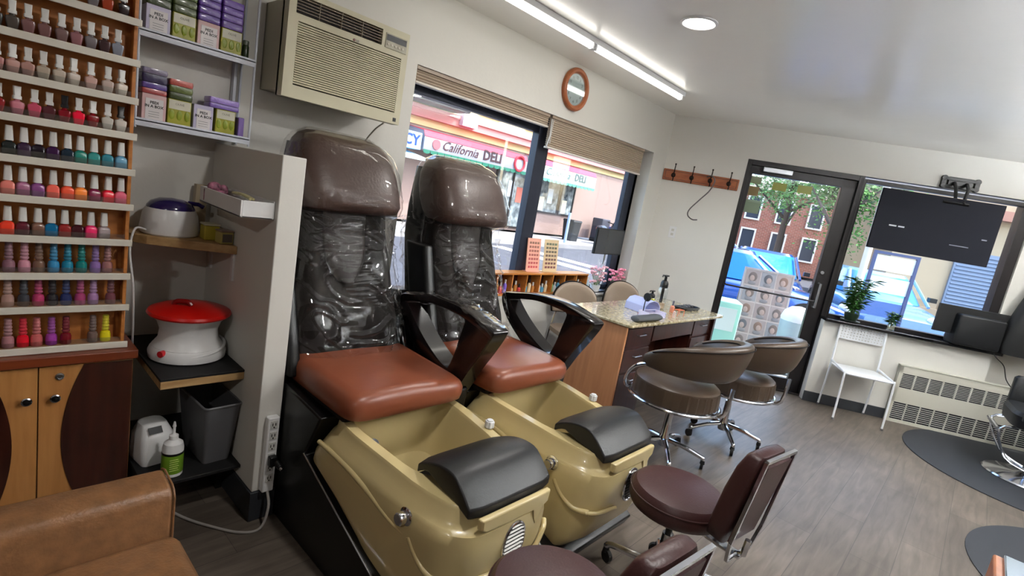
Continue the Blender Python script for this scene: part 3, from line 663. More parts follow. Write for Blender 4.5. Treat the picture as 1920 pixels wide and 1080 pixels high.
t = thing('wall_tray', 'white open tray fixed high on the side of the partition', 'tray', (.80, 2.20, 1.25))
o_ = (.80, 2.20, 1.25)
b = MB(o_); b.box(.735, .8565, 1.985, 2.42, 1.25, 1.256); b.box(.735, .741, 1.985, 2.42, 1.25, 1.312); b.box(.8505, .8565, 1.985, 2.42, 1.25, 1.318); b.box(.741, .8505, 1.985, 1.991, 1.25, 1.312); b.box(.741, .8505, 2.414, 2.42, 1.25, 1.312)
b.build('tray_body', M['white'], t, bevel=.0015)
b = MB(); b.box(-.034, .034, -.03, .03, 0, .05); b.sphere((-.01, 0, .06), .026, 1, 1, .8, n=8); b.sphere((.02, -.015, .055), .018, n=8)
tag(b.build('sundry_box', cm((.80, .52, .62), .5, c2=(.12, .08, .10), nscale=45), loc=(.775, 2.36, 1.2585), rotz=.4, bevel=.004), 'pink and black patterned pouch heaped at the far end of the white tray', 'pouch')
for i, (x, y, a, c, nm) in enumerate(((.790, 2.22, .15, (.10, .10, .10), 'black'), (.80, 2.17, -.1, (.75, .75, .74), 'silver'), (.785, 2.12, .05, (.72, .68, .5), 'cream'))):
    b = MB(); b.tube([(-.0, -.075, 0), (0, 0, .008), (.0, .075, .004)], .006, n=8, smooth=3); b.tube([(.012, -.075, .0), (.008, 0, .008), (0.0, .075, .004)], .005, n=8, smooth=3)
    tag(b.build('salon_clip', cm(c, .3), loc=(x, y, 1.285+.014*i), rotz=a), '%s long hair clip lying in the white tray' % nm, 'clip')

t = thing('black_top_shelf', 'low pine shelf with black top carrying the red lidded warmer', 'shelf', (.69, 2.40, .56))
o_ = (.69, 2.40, .56)
b = MB(o_); b.box(.558, .8565, 2.13, 2.672, .560, .592); b.build('board', M['pine'], t, bevel=.002)
b = MB(o_); b.box(.556, .8565, 2.128, 2.672, .592, .602); b.build('black_top', M['black_m'], t, bevel=.002)
t = thing('paraffin_warmer', 'white round paraffin warmer with wide red lid on the black shelf', 'wax warmer', (.712, 2.365, .602), -.5)
b = MB(); b.lathe([(.125, 0), (.140, .006), (.142, .030), (.128, .055), (.110, .080), (.105, .120), (.118, .160), (.135, .175), (.140, .180)], n=44); b.build('body', M['white_pl'], t)
b = MB(); b.lathe([(.142, .180), (.150, .184), (.153, .190), (.148, .200), (.120, .212), (.06, .222), (.0001, .225)], n=44); lid = b.build('lid', M['red_pl'], t)
b = MB(); b.tube([(-.055, -.02, .222), (-.045, -.022, .236), (-.005, -.03, .238), (.01, -.034, .225)], .010, smooth=4); b.build('lid_handle', cm((.50, .03, .04), .3), lid)
b = MB(); b.rings([[(.1295*math.cos(a), .1295*math.sin(a), z) for a in [i*2*PI/40 for i in range(40)]] for z in (.050, .054)], cap0=False, cap1=False); b.tube([(.134*math.cos(a), .134*math.sin(a), .045+.018*math.sin(a*1.0+.5)) for a in [i*2*PI/40 for i in range(40)]], .006, closed=True); b.build('base_ridge', M['white_pl'], t)
b = MB(); T = Matrix.Rotation(-2.05, 4, 'Z'); b.cyl((.128, 0, .042), (.147, 0, .042), .013, n=18, T=T); b.build('dial', cm((.75, .12, .16), .3), t)

t = thing('floor_shelf', 'black low shelf just above the floor beneath the wax nook', 'shelf', (.69, 2.40, .17))
b = MB((.69, 2.40, .17)); b.box(.515, .8565, 2.085, 2.672, .178, .192); b.build('board', M['black_m'], t, bevel=.002)
for x in (.535, .835):
    b = MB((.69, 2.40, .17)); b.box(x-.012, x+.012, 2.25, 2.60, 0, .178); b.build('support', M['black_m'], t)
t = thing('waste_bin', 'grey rectangular waste bin on the low black shelf against the partition', 'bin', (.778, 2.27, .192), .06)
b = MB(); b.rings([rrect(-.052, .052, -.115, .115, .015, .001), rrect(-.072, .072, -.150, .150, .02, .262), rrect(-.068, .068, -.146, .146, .018, .262), rrect(-.050, .050, -.112, .112, .013, .006)]); b.build('tub', M['grey_pl'], t)
b = MB(); b.tube([(p[0], p[1], .262) for p in rrect(-.0725, .0725, -.1505, .1505, .02, 0)], .0045, closed=True, n=8); b.build('rim', cm((.42, .42, .43)), t)
t = thing('lotion_bottle', 'white pump-top bottle with green label on the low black shelf', 'bottle', (.618, 2.145, .192))
b = MB(); b.lathe([(.034, 0), (.037, .004), (.037, .115), (.033, .135), (.018, .147), (.014, .150)], n=28); b.build('body', M['white_pl'], t)
b = MB(); b.lathe([(.0376, .015), (.0378, .016), (.0378, .095), (.0376, .096)], n=28); lb = b.build('label_wrap', cm((.42, .58, .14), .4), t)
b = MB(); b.lathe([(.0380, .092), (.0381, .093), (.0381, .100), (.0380, .101)], n=28); b.build('label_band', M['black'], lb)
for k in range(6):
    b = MB(); b.box(-.020, .012-.003*(k % 2), -.0392, -.0384, .032+.009*k, .034+.009*k); b.build('label_line', cm((.80, .86, .5)), lb)
b = MB(); b.lathe([(.016, .150), (.016, .166), (.008, .170), (.005, .176), (.005, .200), (.007, .202), (.003, .222)], n=18); b.build('nozzle', M['white_pl'], t)
t = thing('white_appliance', 'small white rounded appliance with dark display beside the cabinet', 'appliance', (.592, 2.30, .192), .15)
b = MB(); b.rings([rrect(-.060, .060, -.06, .08, .02, 0), rrect(-.064, .064, -.064, .084, .025, .02), rrect(-.060, .060, -.055, .082, .03, .11), rrect(-.045, .045, -.02, .07, .03, .152), rrect(-.03, .03, .0, .06, .02, .158)]); b.build('body', M['white_pl'], t)
b = MB(); T = Matrix.Translation((-.01, -.040, .141)) @ Matrix.Rotation(R_(50), 4, 'X'); b.box(-.028, .020, -.014, .014, -.001, .002, T=T); b.build('display', M['black'], t)
# power strip on the partition end
strip = t = thing('power_strip', 'white six outlet power strip screwed to the end of the partition', 'power strip', (.908, 1.958, .30))
o_ = (.908, 1.958, .30)
b = MB(o_); b.box(.884, .930, 1.925, 1.9575, .135, .465); b.build('housing', M['white_pl'], t, bevel=.006)
for k in range(6):
    z = .435-.047*k
    b = MB(o_); b.box(.893, .921, 1.9225, 1.9252, z-.017, z+.017); s_ = b.build('socket', cm((.78, .78, .76)), t, bevel=.001)
    b = MB(o_); b.box(.899, .902, 1.9215, 1.9226, z-.004, z+.008); b.box(.911, .914, 1.9215, 1.9226, z-.004, z+.008); b.cyl((.9065, 1.9226, z-.010), (.9065, 1.9215, z-.010), .003, n=8); b.build('socket_slots', M['black'], s_)
t = thing('power_plug', 'black plug with round tip pushed into the middle of the power strip', 'plug', (.908, 1.905, .285))
b = MB((.908, 1.905, .285)); b.box(.892, .922, 1.895, 1.922, .262, .306); b.cyl((.915, 1.895, .285), (.922, 1.865, .270), .012, n=14); b.build('plug_body', M['black'], t, bevel=.005)
b = MB((.908, 1.905, .285)); b.cyl((.922, 1.865, .270), (.925, 1.855, .266), .007, n=12); b.build('tip', M['chrome'], t)
b = MB((.908, 1.958, .30)); b.tube([(.908, 1.93, .137), (.905, 1.90, .08), (.87, 1.88, .01), (.80, 1.90, .006), (.72, 2.0, .006), (.66, 2.10, .006), (.60, 2.25, .006)], .0055, smooth=6); b.build('power_cord', cm((.62, .60, .58)), strip)

# ------------------------------------------------------------ sofa corner in the foreground
t = thing('armchair', 'tan leatherette waiting sofa, one arm and seat corner in the foreground', 'sofa', (0, 1.1, 0))
o_ = (0, 1.1, 0)
b = MB(o_); 
p = [(1.395, .20), (1.395, .575), (1.405, .592), (1.422, .600), (1.49, .607), (1.515, .598), (1.528, .575), (1.53, .20)]
b.prism(p, -.75, .413, 'x'); b.build('arm', M['tan'], t, bevel=.012)
b = MB(o_); b.tube([(.413, q[0], q[1]) for q in p], .0028, n=8); b.build('piping', M['tan'], t)
b = MB(o_); b.box(-.75, .425, .62, 1.392, .13, .485, bev=.035); b.build('seat', M['tan'], t)
b = MB(o_); b.box(-.74, .40, .65, 1.51, .06, .20); b.build('base', M['black_m'], t)
for x in (-.7, .36):
    for y in (.68, 1.44):
        b = MB(o_); b.cyl((x, y, 0), (x, y, .06), .02); b.build('leg', M['black'], t)
# ------------------------------------------------------------ pedicure spa chairs
def lerp(a, b, t): return a+(b-a)*t
def pw_(tab, x):
    if x <= tab[0][0]: return tab[0][1]
    for (a, b), (c, d) in zip(tab, tab[1:]):
        if x <= c:
            t = (x-a)/(c-a); t = t*t*(3-2*t) if False else t; return b+(d-b)*t
    return tab[-1][1]
def superring(cx, hw, y0, y1, z, e=4, n=48, fn=None):
    o = []; cy = (y0+y1)/2; hd = (y1-y0)/2
    for i in range(n):
        a = 2*PI*i/n; c, s = math.cos(a), math.sin(a)
        x = cx+hw*math.copysign(abs(c)**(2/e), c); y = cy+hd*math.copysign(abs(s)**(2/e), s)
        o.append(fn(x, y, z) if fn else (x, y, z))
    return o
def spa_chair(loc, label, seed, wrapped_arm):
    OY = 1.75; o_ = (0, OY, 0)
    t = thing('pedicure_spa_chair', label, 'pedicure chair', loc, 0, 'pedicure massage chairs with foot tubs')
    # plinth
    b = MB(o_)
    b.prism([(2.50, 0), (2.50, .86), (2.28, .90), (2.16, .60), (1.66, .565), (1.755, .375), (1.22, .185), (1.02, .06), (1.05, 0)], -.315, .315, 'x')
    b.build('plinth', M['black'], t, bevel=.008)
    for s in (-1,):
        b = MB(o_); b.tube([(s*.3155, 1.755, .38), (s*.3155, 1.22, .19), (s*.3155, 1.04, .07)], .004, n=8); b.build('chrome_trim', M['steel'], t)
    # tub outer shell: horizontal slices, narrowing to the front, undercut at the back
    def wid(y): return pw_([(.92, .205), (1.02, .250), (1.2, .280), (1.5, .308), (1.8, .322)], y)
    n = 72
    def tring(z, yf, yb, ins, e=5, zfn=None):
        r = []
        for i in range(n):
            a = 2*PI*i/n-PI/2; c, s = math.cos(a), math.sin(a)
            u = math.copysign(abs(c)**(2/e), c); v = math.copysign(abs(s)**(2/(e)), s)
            y = (yf+yb)/2+v*(yb-yf)/2; ww = wid(y)-ins
            r.append((u*ww, y, z if zfn is None else zfn(y)))
        return r
    shell = []
    rim = lambda y: pw_([(.9, .520), (1.1, .535), (1.4, .560), (1.7, .580)], y)
    for z, yf, yb, ins in ((.075, 1.10, 1.16, .02), (.10, 1.045, 1.24, .008), (.16, .985, 1.30, 0), (.24, .955, 1.42, -.002), (.32, .938, 1.58, -.004), (.38, .930, 1.755, -.006), (.42, .930, 1.745, -.006), (.455, .935, 1.72, .0)):
        shell.append(tring(z, yf, yb, ins, e=7))
    shell.append(tring(0, .945, 1.70, .004, zfn=lambda y: rim(y)-.065))
    shell.append(tring(0, .952, 1.695, .026, zfn=lambda y: rim(y)-.050))
    shell.append(tring(0, .958, 1.69, .032, zfn=lambda y: rim(y)-.010))
    shell.append(tring(0, .966, 1.685, .038, zfn=lambda y: rim(y)))
    shell.append(tring(0, 1.16, 1.66, .078, zfn=lambda y: rim(y)-.002))
    shell.append(tring(0, 1.17, 1.655, .086, zfn=lambda y: rim(y)-.014))
    shell.append(tring(0, 1.19, 1.64, .100, zfn=lambda y: .36))
    shell.append(tring(.27, 1.23, 1.60, .125))
    shell.append(tring(.26, 1.30, 1.52, .17))
    b = MB(o_); b.rings(shell); tub = b.build('foot_tub', M['gold'], t, ang=50)
    # raised swoosh ridge on both flanks
    for s in (-1, 1):
        pts = [(1.66, .475), (1.50, .468), (1.36, .440), (1.22, .395), (1.14, .380)]
        b = MB(o_); b.tube([(s*(wid(y)-.004), y, z) for y, z in pts], lambda u: .013*(1-.35*abs(2*u-1)), n=12, smooth=5)
        b.tube([(s*(wid(y)-.004), y, z) for y, z in ((1.13, .385), (1.09, .335), (1.03, .300), (.965, .300))], .0125, n=12, smooth=5)
        b.build('swoosh_ridge', M['gold'], tub)
    b = MB(o_); b.tube([(-.235, .975, .300), (-.19, .945, .300), (-.10, .936, .292), (-.06, .936, .285)], .009, n=10, smooth=4); b.tube([(.225, .965, .36), (.20, .945, .345), (.16, .936, .30), (.12, .936, .27)], .009, n=10, smooth=4)
    b.build('swoosh_ridge', M['gold'], tub)
    b = MB(o_)
    rs = [[(x*k+.01, y_, .465+(z-.465)*k) for x, z in ((-.17, .515), (.17, .515), (.165, .475), (.140, .462), (.125, .42), (.112, .40), (.10, .42), (.088, .462), (-.15, .468), (-.168, .48))] for k, y_ in ((1, .950), (1, .934), (.95, .928))]
    b.rings(rs); b.build('front_panel', M['gold'], tub, bevel=.004)
    # footrest pedestal and pad
    b = MB(o_); b.prism([(.985, .50), (1.20, .52), (1.14, .575), (1.03, .585)], -.10, .10, 'x'); b.build('pad_pedestal', M['gold'], tub, bevel=.012)
    rings = []
    N = 15
    for i in range(9):
        u = -1+2*i/8; x = .015+u*.200; k = 1-.10*(abs(u)**6)
        top = []; bot = []
        for j in range(N):
            v = j/(N-1); y = .955+.295*v
            zt = .560+.062*math.sin(PI*min(1, (v+.10)/1.12))**.8 - .045*max(0, 1-v*3.2)
            top.append((x, lerp(1.1, y, k), .53+(zt-.53)*k))
            zb = zt-(.035+.05*math.sin(PI*max(0, 1-v*1.25))) if v < .8 else zt-.034
            bot.append((x, lerp(1.1, y, k), .53+(zb-.53)*k))
        rings.append(top+bot[::-1])
    b = MB(o_); b.rings(rings); pad = b.build('footrest_pad', M['rest'], t, bevel=.006, ang=40)
    # knob, vent, drain light
    b = MB(o_); b.lathe([(.019, 0), (.021, .006), (.021, .03), (.018, .033), (.0001, .033)], n=24, T=Matrix.Translation((-wid(1.15)-.004, 1.15, .448)) @ Matrix.Rotation(-PI/2, 4, 'Y'))
    b.lathe([(.030, 0), (.030, .004), (.020, .008)], n=24, T=Matrix.Translation((-wid(1.15)-.001, 1.15, .448)) @ Matrix.Rotation(-PI/2, 4, 'Y')); b.build('jet_knob', M['chrome'], t)
    b = MB(o_); b.lathe([(.028, 0), (.028, .006), (.020, .012)], n=24, T=Matrix.Translation((wid(1.15)+.001, 1.15, .435)) @ Matrix.Rotation(PI/2, 4, 'Y'))
    b.tube([(wid(1.15), 1.15, .435), (wid(1.15)+.03, 1.15, .435), (wid(1.15)+.035, 1.13, .41)], .008); b.build('jet_lever', M['chrome'], t)
    vx, vz = .015, .375
    b = MB(o_); b.tube([(vx+.050*math.cos(a), .929, vz+.074*math.sin(a)) for a in [i*2*PI/36 for i in range(36)]], .0055, closed=True, n=8); vent = b.build('vent_bezel', M['chrome'], t)
    b = MB(o_); b.rings([[(vx+.049*math.cos(a), y, vz+.073*math.sin(a)) for a in [i*2*PI/36 for i in range(36)]] for y in (.935, .929)]); b.build('vent_recess', M['black_void'], vent)
    b = MB(o_)
    for k in range(9):
        z = vz-.060+.015*k; hw = .047*math.sqrt(max(0, 1-((z-vz)/.072)**2)); b.prism([(.929, z-.003), (.923, z), (.928, z+.004)], vx-hw, vx+hw, 'x')
    b.build('vent_slats', cm((.36, .35, .34), .35, metal=.9), vent)
    b = MB(o_); b.lathe([(.026, 0), (.030, .003), (.030, .012), (.022, .022), (.0001, .022)], n=20, T=Matrix.Translation((-.11, 1.615, .43)) @ Matrix.Rotation(PI/2, 4, 'X')); b.build('whirlpool_jet', cm((.45, .46, .50), .3), t)
    b = MB(o_)
    for k in range(6):
        a = k*PI/3; b.cyl((.25+.011*math.cos(a), 1.33+.011*math.sin(a), .555), (.25+.011*math.cos(a), 1.33+.011*math.sin(a), .583), .009, n=10)
    b.cyl((.25, 1.33, .548), (.25, 1.33, .588), .014, n=12); b.build('faucet_knob', cm((.86, .87, .88), .15), t, bevel=.002)
    # seat
    b = MB(o_); b.box(-.27, .27, 1.58, 2.15, .565, .64); b.build('seat_base', M['leather_dark'], t, bevel=.02)
    rs = []
    for z, g in ((.592, -.012), (.600, -.002), (.625, .003), (.655, .003), (.676, -.006), (.686, -.022), (.690, -.05)):
        rs.append([(x, y, z+.006*math.sin(x*9+y*5+seed)*(z > .65)+(.010*(1-(x/.3)**2) if z > .68 else 0)) for x, y, _ in superring(0, .282+g, 1.515-g, 2.06, 0, 9, 64)])
    b = MB(o_); b.rings(rs); b.build('seat_cushion', M['rust'], t, ang=60)
    # backrest: reclining shell, padded lower back, headrest pillow
    yb = lambda z: pw_([(.55, 1.955), (.66, 1.975), (.9, 2.07), (1.2, 2.165), (1.62, 2.20)], z)
    rs = []
    for i in range(24):
        z = .60+(1.56-.60)*i/23; hw = pw_([(.6, .25), (.8, .262), (1.1, .245), (1.35, .225), (1.56, .19)], z)
        rs.append([(x, y, zz) for x, y, zz in superring(0, hw, yb(z)+.10, min(yb(z)+.30, 2.50), z, 5, 40)])
    b = MB(o_); b.rings(rs); b.build('back_shell', M['black'], t, ang=50)
    rs = []
    for i in range(30):
        z = .66+(1.33-.66)*i/29; hw = pw_([(.66, .262), (.8, .262), (1.1, .235), (1.33, .215)], z)
        r = []
        for x, y, zz in superring(0, hw, yb(z), yb(z)+.15, z, 4.5, 56):
            if y < yb(z)+.06:
                u = x/hw
                y += .028*(abs(u) < .48)*(1-(abs(u)/.48)**2)*(1 if z > .95 else .2)-.03*math.exp(-((abs(u)-.72)/.16)**2)*math.sin(PI*min(1, max(0, (z-.66)/.6)))
                y += -.035*math.exp(-((z-.80)/.07)**2)*(1-u*u)
            r.append((x, y, zz))
        rs.append(r)
    b = MB(o_); b.rings(rs); b.build('back_cushion', M['leather_dark'], t, ang=60)
    b = MB(o_)
    tongue = [(.085*c_, s_) for c_, s_ in ()]
    rs = []
    for i in range(18):
        z = .985+.34*i/17; hw = .035+.07*math.sin(PI/2*min(1, i/7)); rs.append([(x, y, zz) for x, y, zz in superring(-.02, hw, yb(z)-.035, yb(z)+.05, z, 2.6, 28)])
    b.rings(rs); b.build('neck_cushion', M['leather_mid'], t, ang=60)
    rs = []
    for z, yf, yk, hw in ((1.285, .02, .10, .165), (1.290, -.055, .13, .205), (1.305, -.105, .16, .232), (1.34, -.125, .19, .242), (1.40, -.105, .22, .245), (1.47, -.075, .235, .243), (1.53, -.045, .24, .232), (1.575, -.01, .235, .210), (1.605, .03, .22, .185), (1.622, .075, .19, .15), (1.628, .11, .16, .10)):
        rs.append(superring(0, hw, yb(z)+yf, yb(z)+yk, z, 3.6, 56))
    b = MB(o_); b.rings(rs); b.build('headrest_pillow', M['leather_brown'], t, ang=60)
    # clear plastic cover draped over the whole back, wrinkled
    def film(z0, z1, nz, hwf, yff, ykf, amp, nm, sd, top=False):
        nx = 240; rs = []
        for i in range(nz+1):
            z = z0+(z1-z0)*i/nz; r = []
            base = superring(0, hwf(z), yff(z), ykf(z), z, 4, nx)
            for (x, y, zz) in base:
                p = Vector((x*5+sd, y*4, z*3.2)); w1 = noise.noise_vector(p)*.09
                q = Vector((x, y, z))+w1
                r1 = max(0, 1-abs(noise.noise(Vector((q.x*8+sd, q.y*7, q.z*2.6))))*11)
                r2 = max(0, 1-abs(noise.noise(Vector((q.x*9+q.z*7, q.z*6+sd, q.y*7))))*12)
                r3 = max(0, 1-abs(noise.noise(Vector((q.x*15-q.z*13, q.z*14+sd*2, q.y*9))))*9)
                m3 = max(0, noise.noise(Vector((x*4, z*3+sd, 2)))+.02)*2.4
                d = .34*r1+.30*r2+.30*m3*r3+.35*noise.noise(p)
                d *= amp(z); dirv = Vector((x, y-(yff(z)+ykf(z))/2, 0)).normalized()
                r.append((x+dirv.x*d, y+dirv.y*d, z+.3*d*math.sin(x*40)))
            rs.append(r)
        b = MB(o_); b.rings(rs, cap0=False, cap1=top); return b.build(nm, M['film'], t, ang=180)
    film(.640, 1.285, 170, lambda z: pw_([(.64, .285), (.8, .285), (1.1, .258), (1.285, .245)], z), lambda z: yb(z)-.065+.0*z-.02*math.exp(-((z-.66)/.05)**2), lambda z: min(yb(z)+.33, 2.53), lambda z: .050, 'plastic_cover', seed*3.1)
    film(1.275, 1.634, 80, lambda z: pw_([(1.275, .235), (1.30, .248), (1.40, .256), (1.5, .252), (1.56, .235), (1.60, .205), (1.634, .15)], z),
         lambda z: yb(z)+pw_([(1.275, -.05), (1.30, -.118), (1.34, -.138), (1.40, -.118), (1.47, -.088), (1.53, -.058), (1.575, -.022), (1.605, .02), (1.634, .09)], z),
         lambda z: yb(z)+pw_([(1.275, .26), (1.5, .265), (1.6, .25), (1.634, .20)], z), lambda z: .006+.026*max(0, min(1, (1.43-z)/.13)), 'plastic_hood', seed*5.3+2, True)
    # armrests: triangular ring with arched top bar
    def arm(x0, wr):
        side = -1 if x0 < 0 else 1
        outer = catmull([Vector((2.11, .915, 0)), Vector((2.02, .940, 0)), Vector((1.86, .972, 0)), Vector((1.68, .975, 0)), Vector((1.54, .950, 0)), Vector((1.455, .925, 0)), Vector((1.45, .895, 0)), Vector((1.50, .80, 0)), Vector((1.56, .70, 0)), Vector((1.62, .585, 0)), Vector((1.665, .54, 0)), Vector((1.75, .58, 0)), Vector((1.88, .655, 0)), Vector((2.02, .75, 0)), Vector((2.10, .84, 0))], 5, True)
        inner = catmull([Vector((2.045, .895, 0)), Vector((1.98, .912, 0)), Vector((1.86, .934, 0)), Vector((1.75, .936, 0)), Vector((1.655, .930, 0)), Vector((1.630, .922, 0)), Vector((1.628, .900, 0)), Vector((1.645, .83, 0)), Vector((1.662, .75, 0)), Vector((1.685, .685, 0)), Vector((1.70, .672, 0)), Vector((1.76, .69, 0)), Vector((1.85, .735, 0)), Vector((1.95, .80, 0)), Vector((2.03, .868, 0))], 5, True)
        hw = .048
        P = lambda v, x: (x, v.x, v.y)
        b = MB(o_)
        rr_ = [[P(v, x0-hw) for v in inner], [P(v+(w_-v)*.12, x0-hw-.004) for v, w_ in zip(inner, outer)], [P(v+(w_-v)*.9, x0-hw-.004) for v, w_ in zip(inner, outer)], [P(w_, x0-hw+.004) for w_ in outer], [P(w_, x0+hw-.004) for w_ in outer], [P(v+(w_-v)*.9, x0+hw+.004) for v, w_ in zip(inner, outer)], [P(v+(w_-v)*.12, x0+hw+.004) for v, w_ in zip(inner, outer)], [P(v, x0+hw) for v in inner]]
        rr_.append(rr_[0]); b.rings(rr_, cap0=False, cap1=False)
        a = b.build('armrest', M['arm'], t, ang=45)
        b = MB(o_); b.prism([(1.60, .60), (1.74, .62), (1.80, .40), (1.62, .34)], x0-.04-(.0 if side > 0 else .0), x0+.02, 'x'); b.build('arm_bracket', M['black'], a, bevel=.01)
        if wr:
            b = MB(o_); rs = []
            for i in range(41):
                u = i/40; y = lerp(2.10, 1.445, u); zt = pw_([(1.445, .925), (1.54, .954), (1.68, .980), (1.86, .977), (2.02, .945), (2.11, .915)], y)
                r = []
                for k in range(22):
                    a_ = 2*PI*k/22; dx = .056*math.copysign(abs(math.cos(a_))**.5, math.cos(a_)); dz = .030*math.copysign(abs(math.sin(a_))**.6, math.sin(a_))
                    nn = .008*noise.noise(Vector((k*1.3, y*30, seed)))+.004*noise.noise(Vector((k*2.7, y*80, 3)))
                    r.append((x0+dx*(1+nn*12), y, zt-.022+dz*(1+nn*10)+nn))
                rs.append(r)
            b.rings(rs, cap0=False, cap1=False); b.build('arm_wrap', M['film'], a, ang=180)
        return a
    arm(.352, wrapped_arm)
    b = MB(o_); b.rings([[(x-.288, yb(z)+.06+y*1.6, z) for x, y, _ in superring(0, .032, -.055, .055, 0, 4, 24)] for z in (.62, .66, .8, .95, 1.08, 1.14, 1.17)]); b.build('raised_armrest', M['black'], t, bevel=.01)
    return t
spa_chair((1.27, 1.75, 0), 'nearer brown massage pedicure chair with wrinkled plastic over its back and gold foot tub', 1, True)
spa_chair((1.985, 1.72, 0), 'farther massage pedicure chair by the window with plastic covered back and gold foot tub', 2, False)

# ------------------------------------------------------------ stools
def caster(b, b2, c, ang):
    x, y = c
    b2.cyl((x-.012*math.sin(ang)-.009*math.cos(ang), y+.012*math.cos(ang)-.009*math.sin(ang), .027), (x-.012*math.sin(ang)+.009*math.cos(ang), y+.012*math.cos(ang)+.009*math.sin(ang), .027), .027, n=16)
    b2.cyl((x, y, .04), (x, y, .064), .016, .013, n=12)
def star_base(t, R=.25, n=5, a0=0., hz=.12, post=.38, mt='chrome', bellows=True):
    b = MB(); b.lathe([(.030, hz-.045), (.034, hz-.03), (.034, hz+.015), (.025, hz+.03), (.023, post-.10), (.021, post-.10)], n=20); b.build('column_sleeve', M[mt], t)
    b = MB(); b.cyl((0, 0, post-.12), (0, 0, post), .014, n=14); b.build('gas_lift', M['black'] if bellows else M['chrome'], t)
    for k in range(n):
        a = a0+2*PI*k/n; c, s = math.cos(a), math.sin(a)
        b = MB(); b.tube([(.02*c, .02*s, hz), (.5*R*c, .5*R*s, hz-.012), (.85*R*c, .85*R*s, .085), (R*c, R*s, .073), (R*c, R*s, .060)], lambda u: .0165-.005*u, n=10, smooth=4); lg = b.build('base_leg', M[mt], t)
        b2 = MB(); caster(None, b2, (R*c, R*s), a+1.1*k); b2.build('caster', M['rubber'], lg)
def pedi_stool(loc, rz, label):
    t = thing('pedicure_stool', label, 'stool', loc, rz, 'low maroon stools in front of the foot tubs')
    star_base(t, .235, 5, .6, .105, .36)
    b = MB(); b.lathe([(.03, .352), (.10, .358), (.165, .372), (.172, .380)], n=32); b.build('seat_pan', M['chrome'], t)
    b = MB(); b.lathe([(.160, .376), (.182, .384), (.190, .402), (.191, .430), (.185, .452), (.172, .466), (.12, .476), (.0001, .480)], n=48); s_ = b.build('seat', M['maroon'], t)
    b = MB(); b.tube([(.1905*math.cos(a), .1905*math.sin(a), .440) for a in [i*2*PI/48 for i in range(48)]], .003, closed=True, n=6); b.build('seat_piping', M['maroon'], s_)
    # backrest leaning on the -y side
    T = Matrix.Translation((0, -.225, .41)) @ Matrix.Rotation(R_(10), 4, 'X')
    rs = []
    for z, hw, yt in ((0, .085, .045), (.01, .100, .056), (.06, .108, .062), (.20, .112, .064), (.30, .110, .058), (.355, .102, .044), (.375, .085, .024)):
        rs.append(superring(0, hw, -.016-yt*.18, yt*.85, z, 6, 44))
    b = MB(); b.rings(rs, T=T); b.build('backrest', M['maroon'], t, ang=55)
    b = MB(); F_ = [(-.112, -.04, .38), (.112, -.04, .38), (.117, -.055, .05), (.085, -.06, -.04), (-.085, -.06, -.04), (-.117, -.055, .05)]
    rsq = []
    for q in range(len(F_)):
        b.tube([F_[q], F_[(q+1) % 6]], .0085, n=4, T=T)
    b.build('back_frame', M['chrome'], t)
    b = MB(); b.box(-.092, .092, -.046, -.036, .03, .355, T=T); b.build('back_panel', M['maroon'], t)
    b = MB(); b.box(-.02, .02, -.29, -.04, .350, .360); b.tube([(0, -.27, .355), (0, -.295, .37), (0, -.30, .43)], .012, n=8); b.build('back_bracket', M['chrome'], t)
    return t
pedi_stool((2.01, .695, 0), R_(-8), 'low maroon pedicure stool before the farther foot tub, seen complete')
pedi_stool((1.145, .655, 0), R_(-6), 'low maroon pedicure stool before the nearer foot tub, cut by the bottom edge')
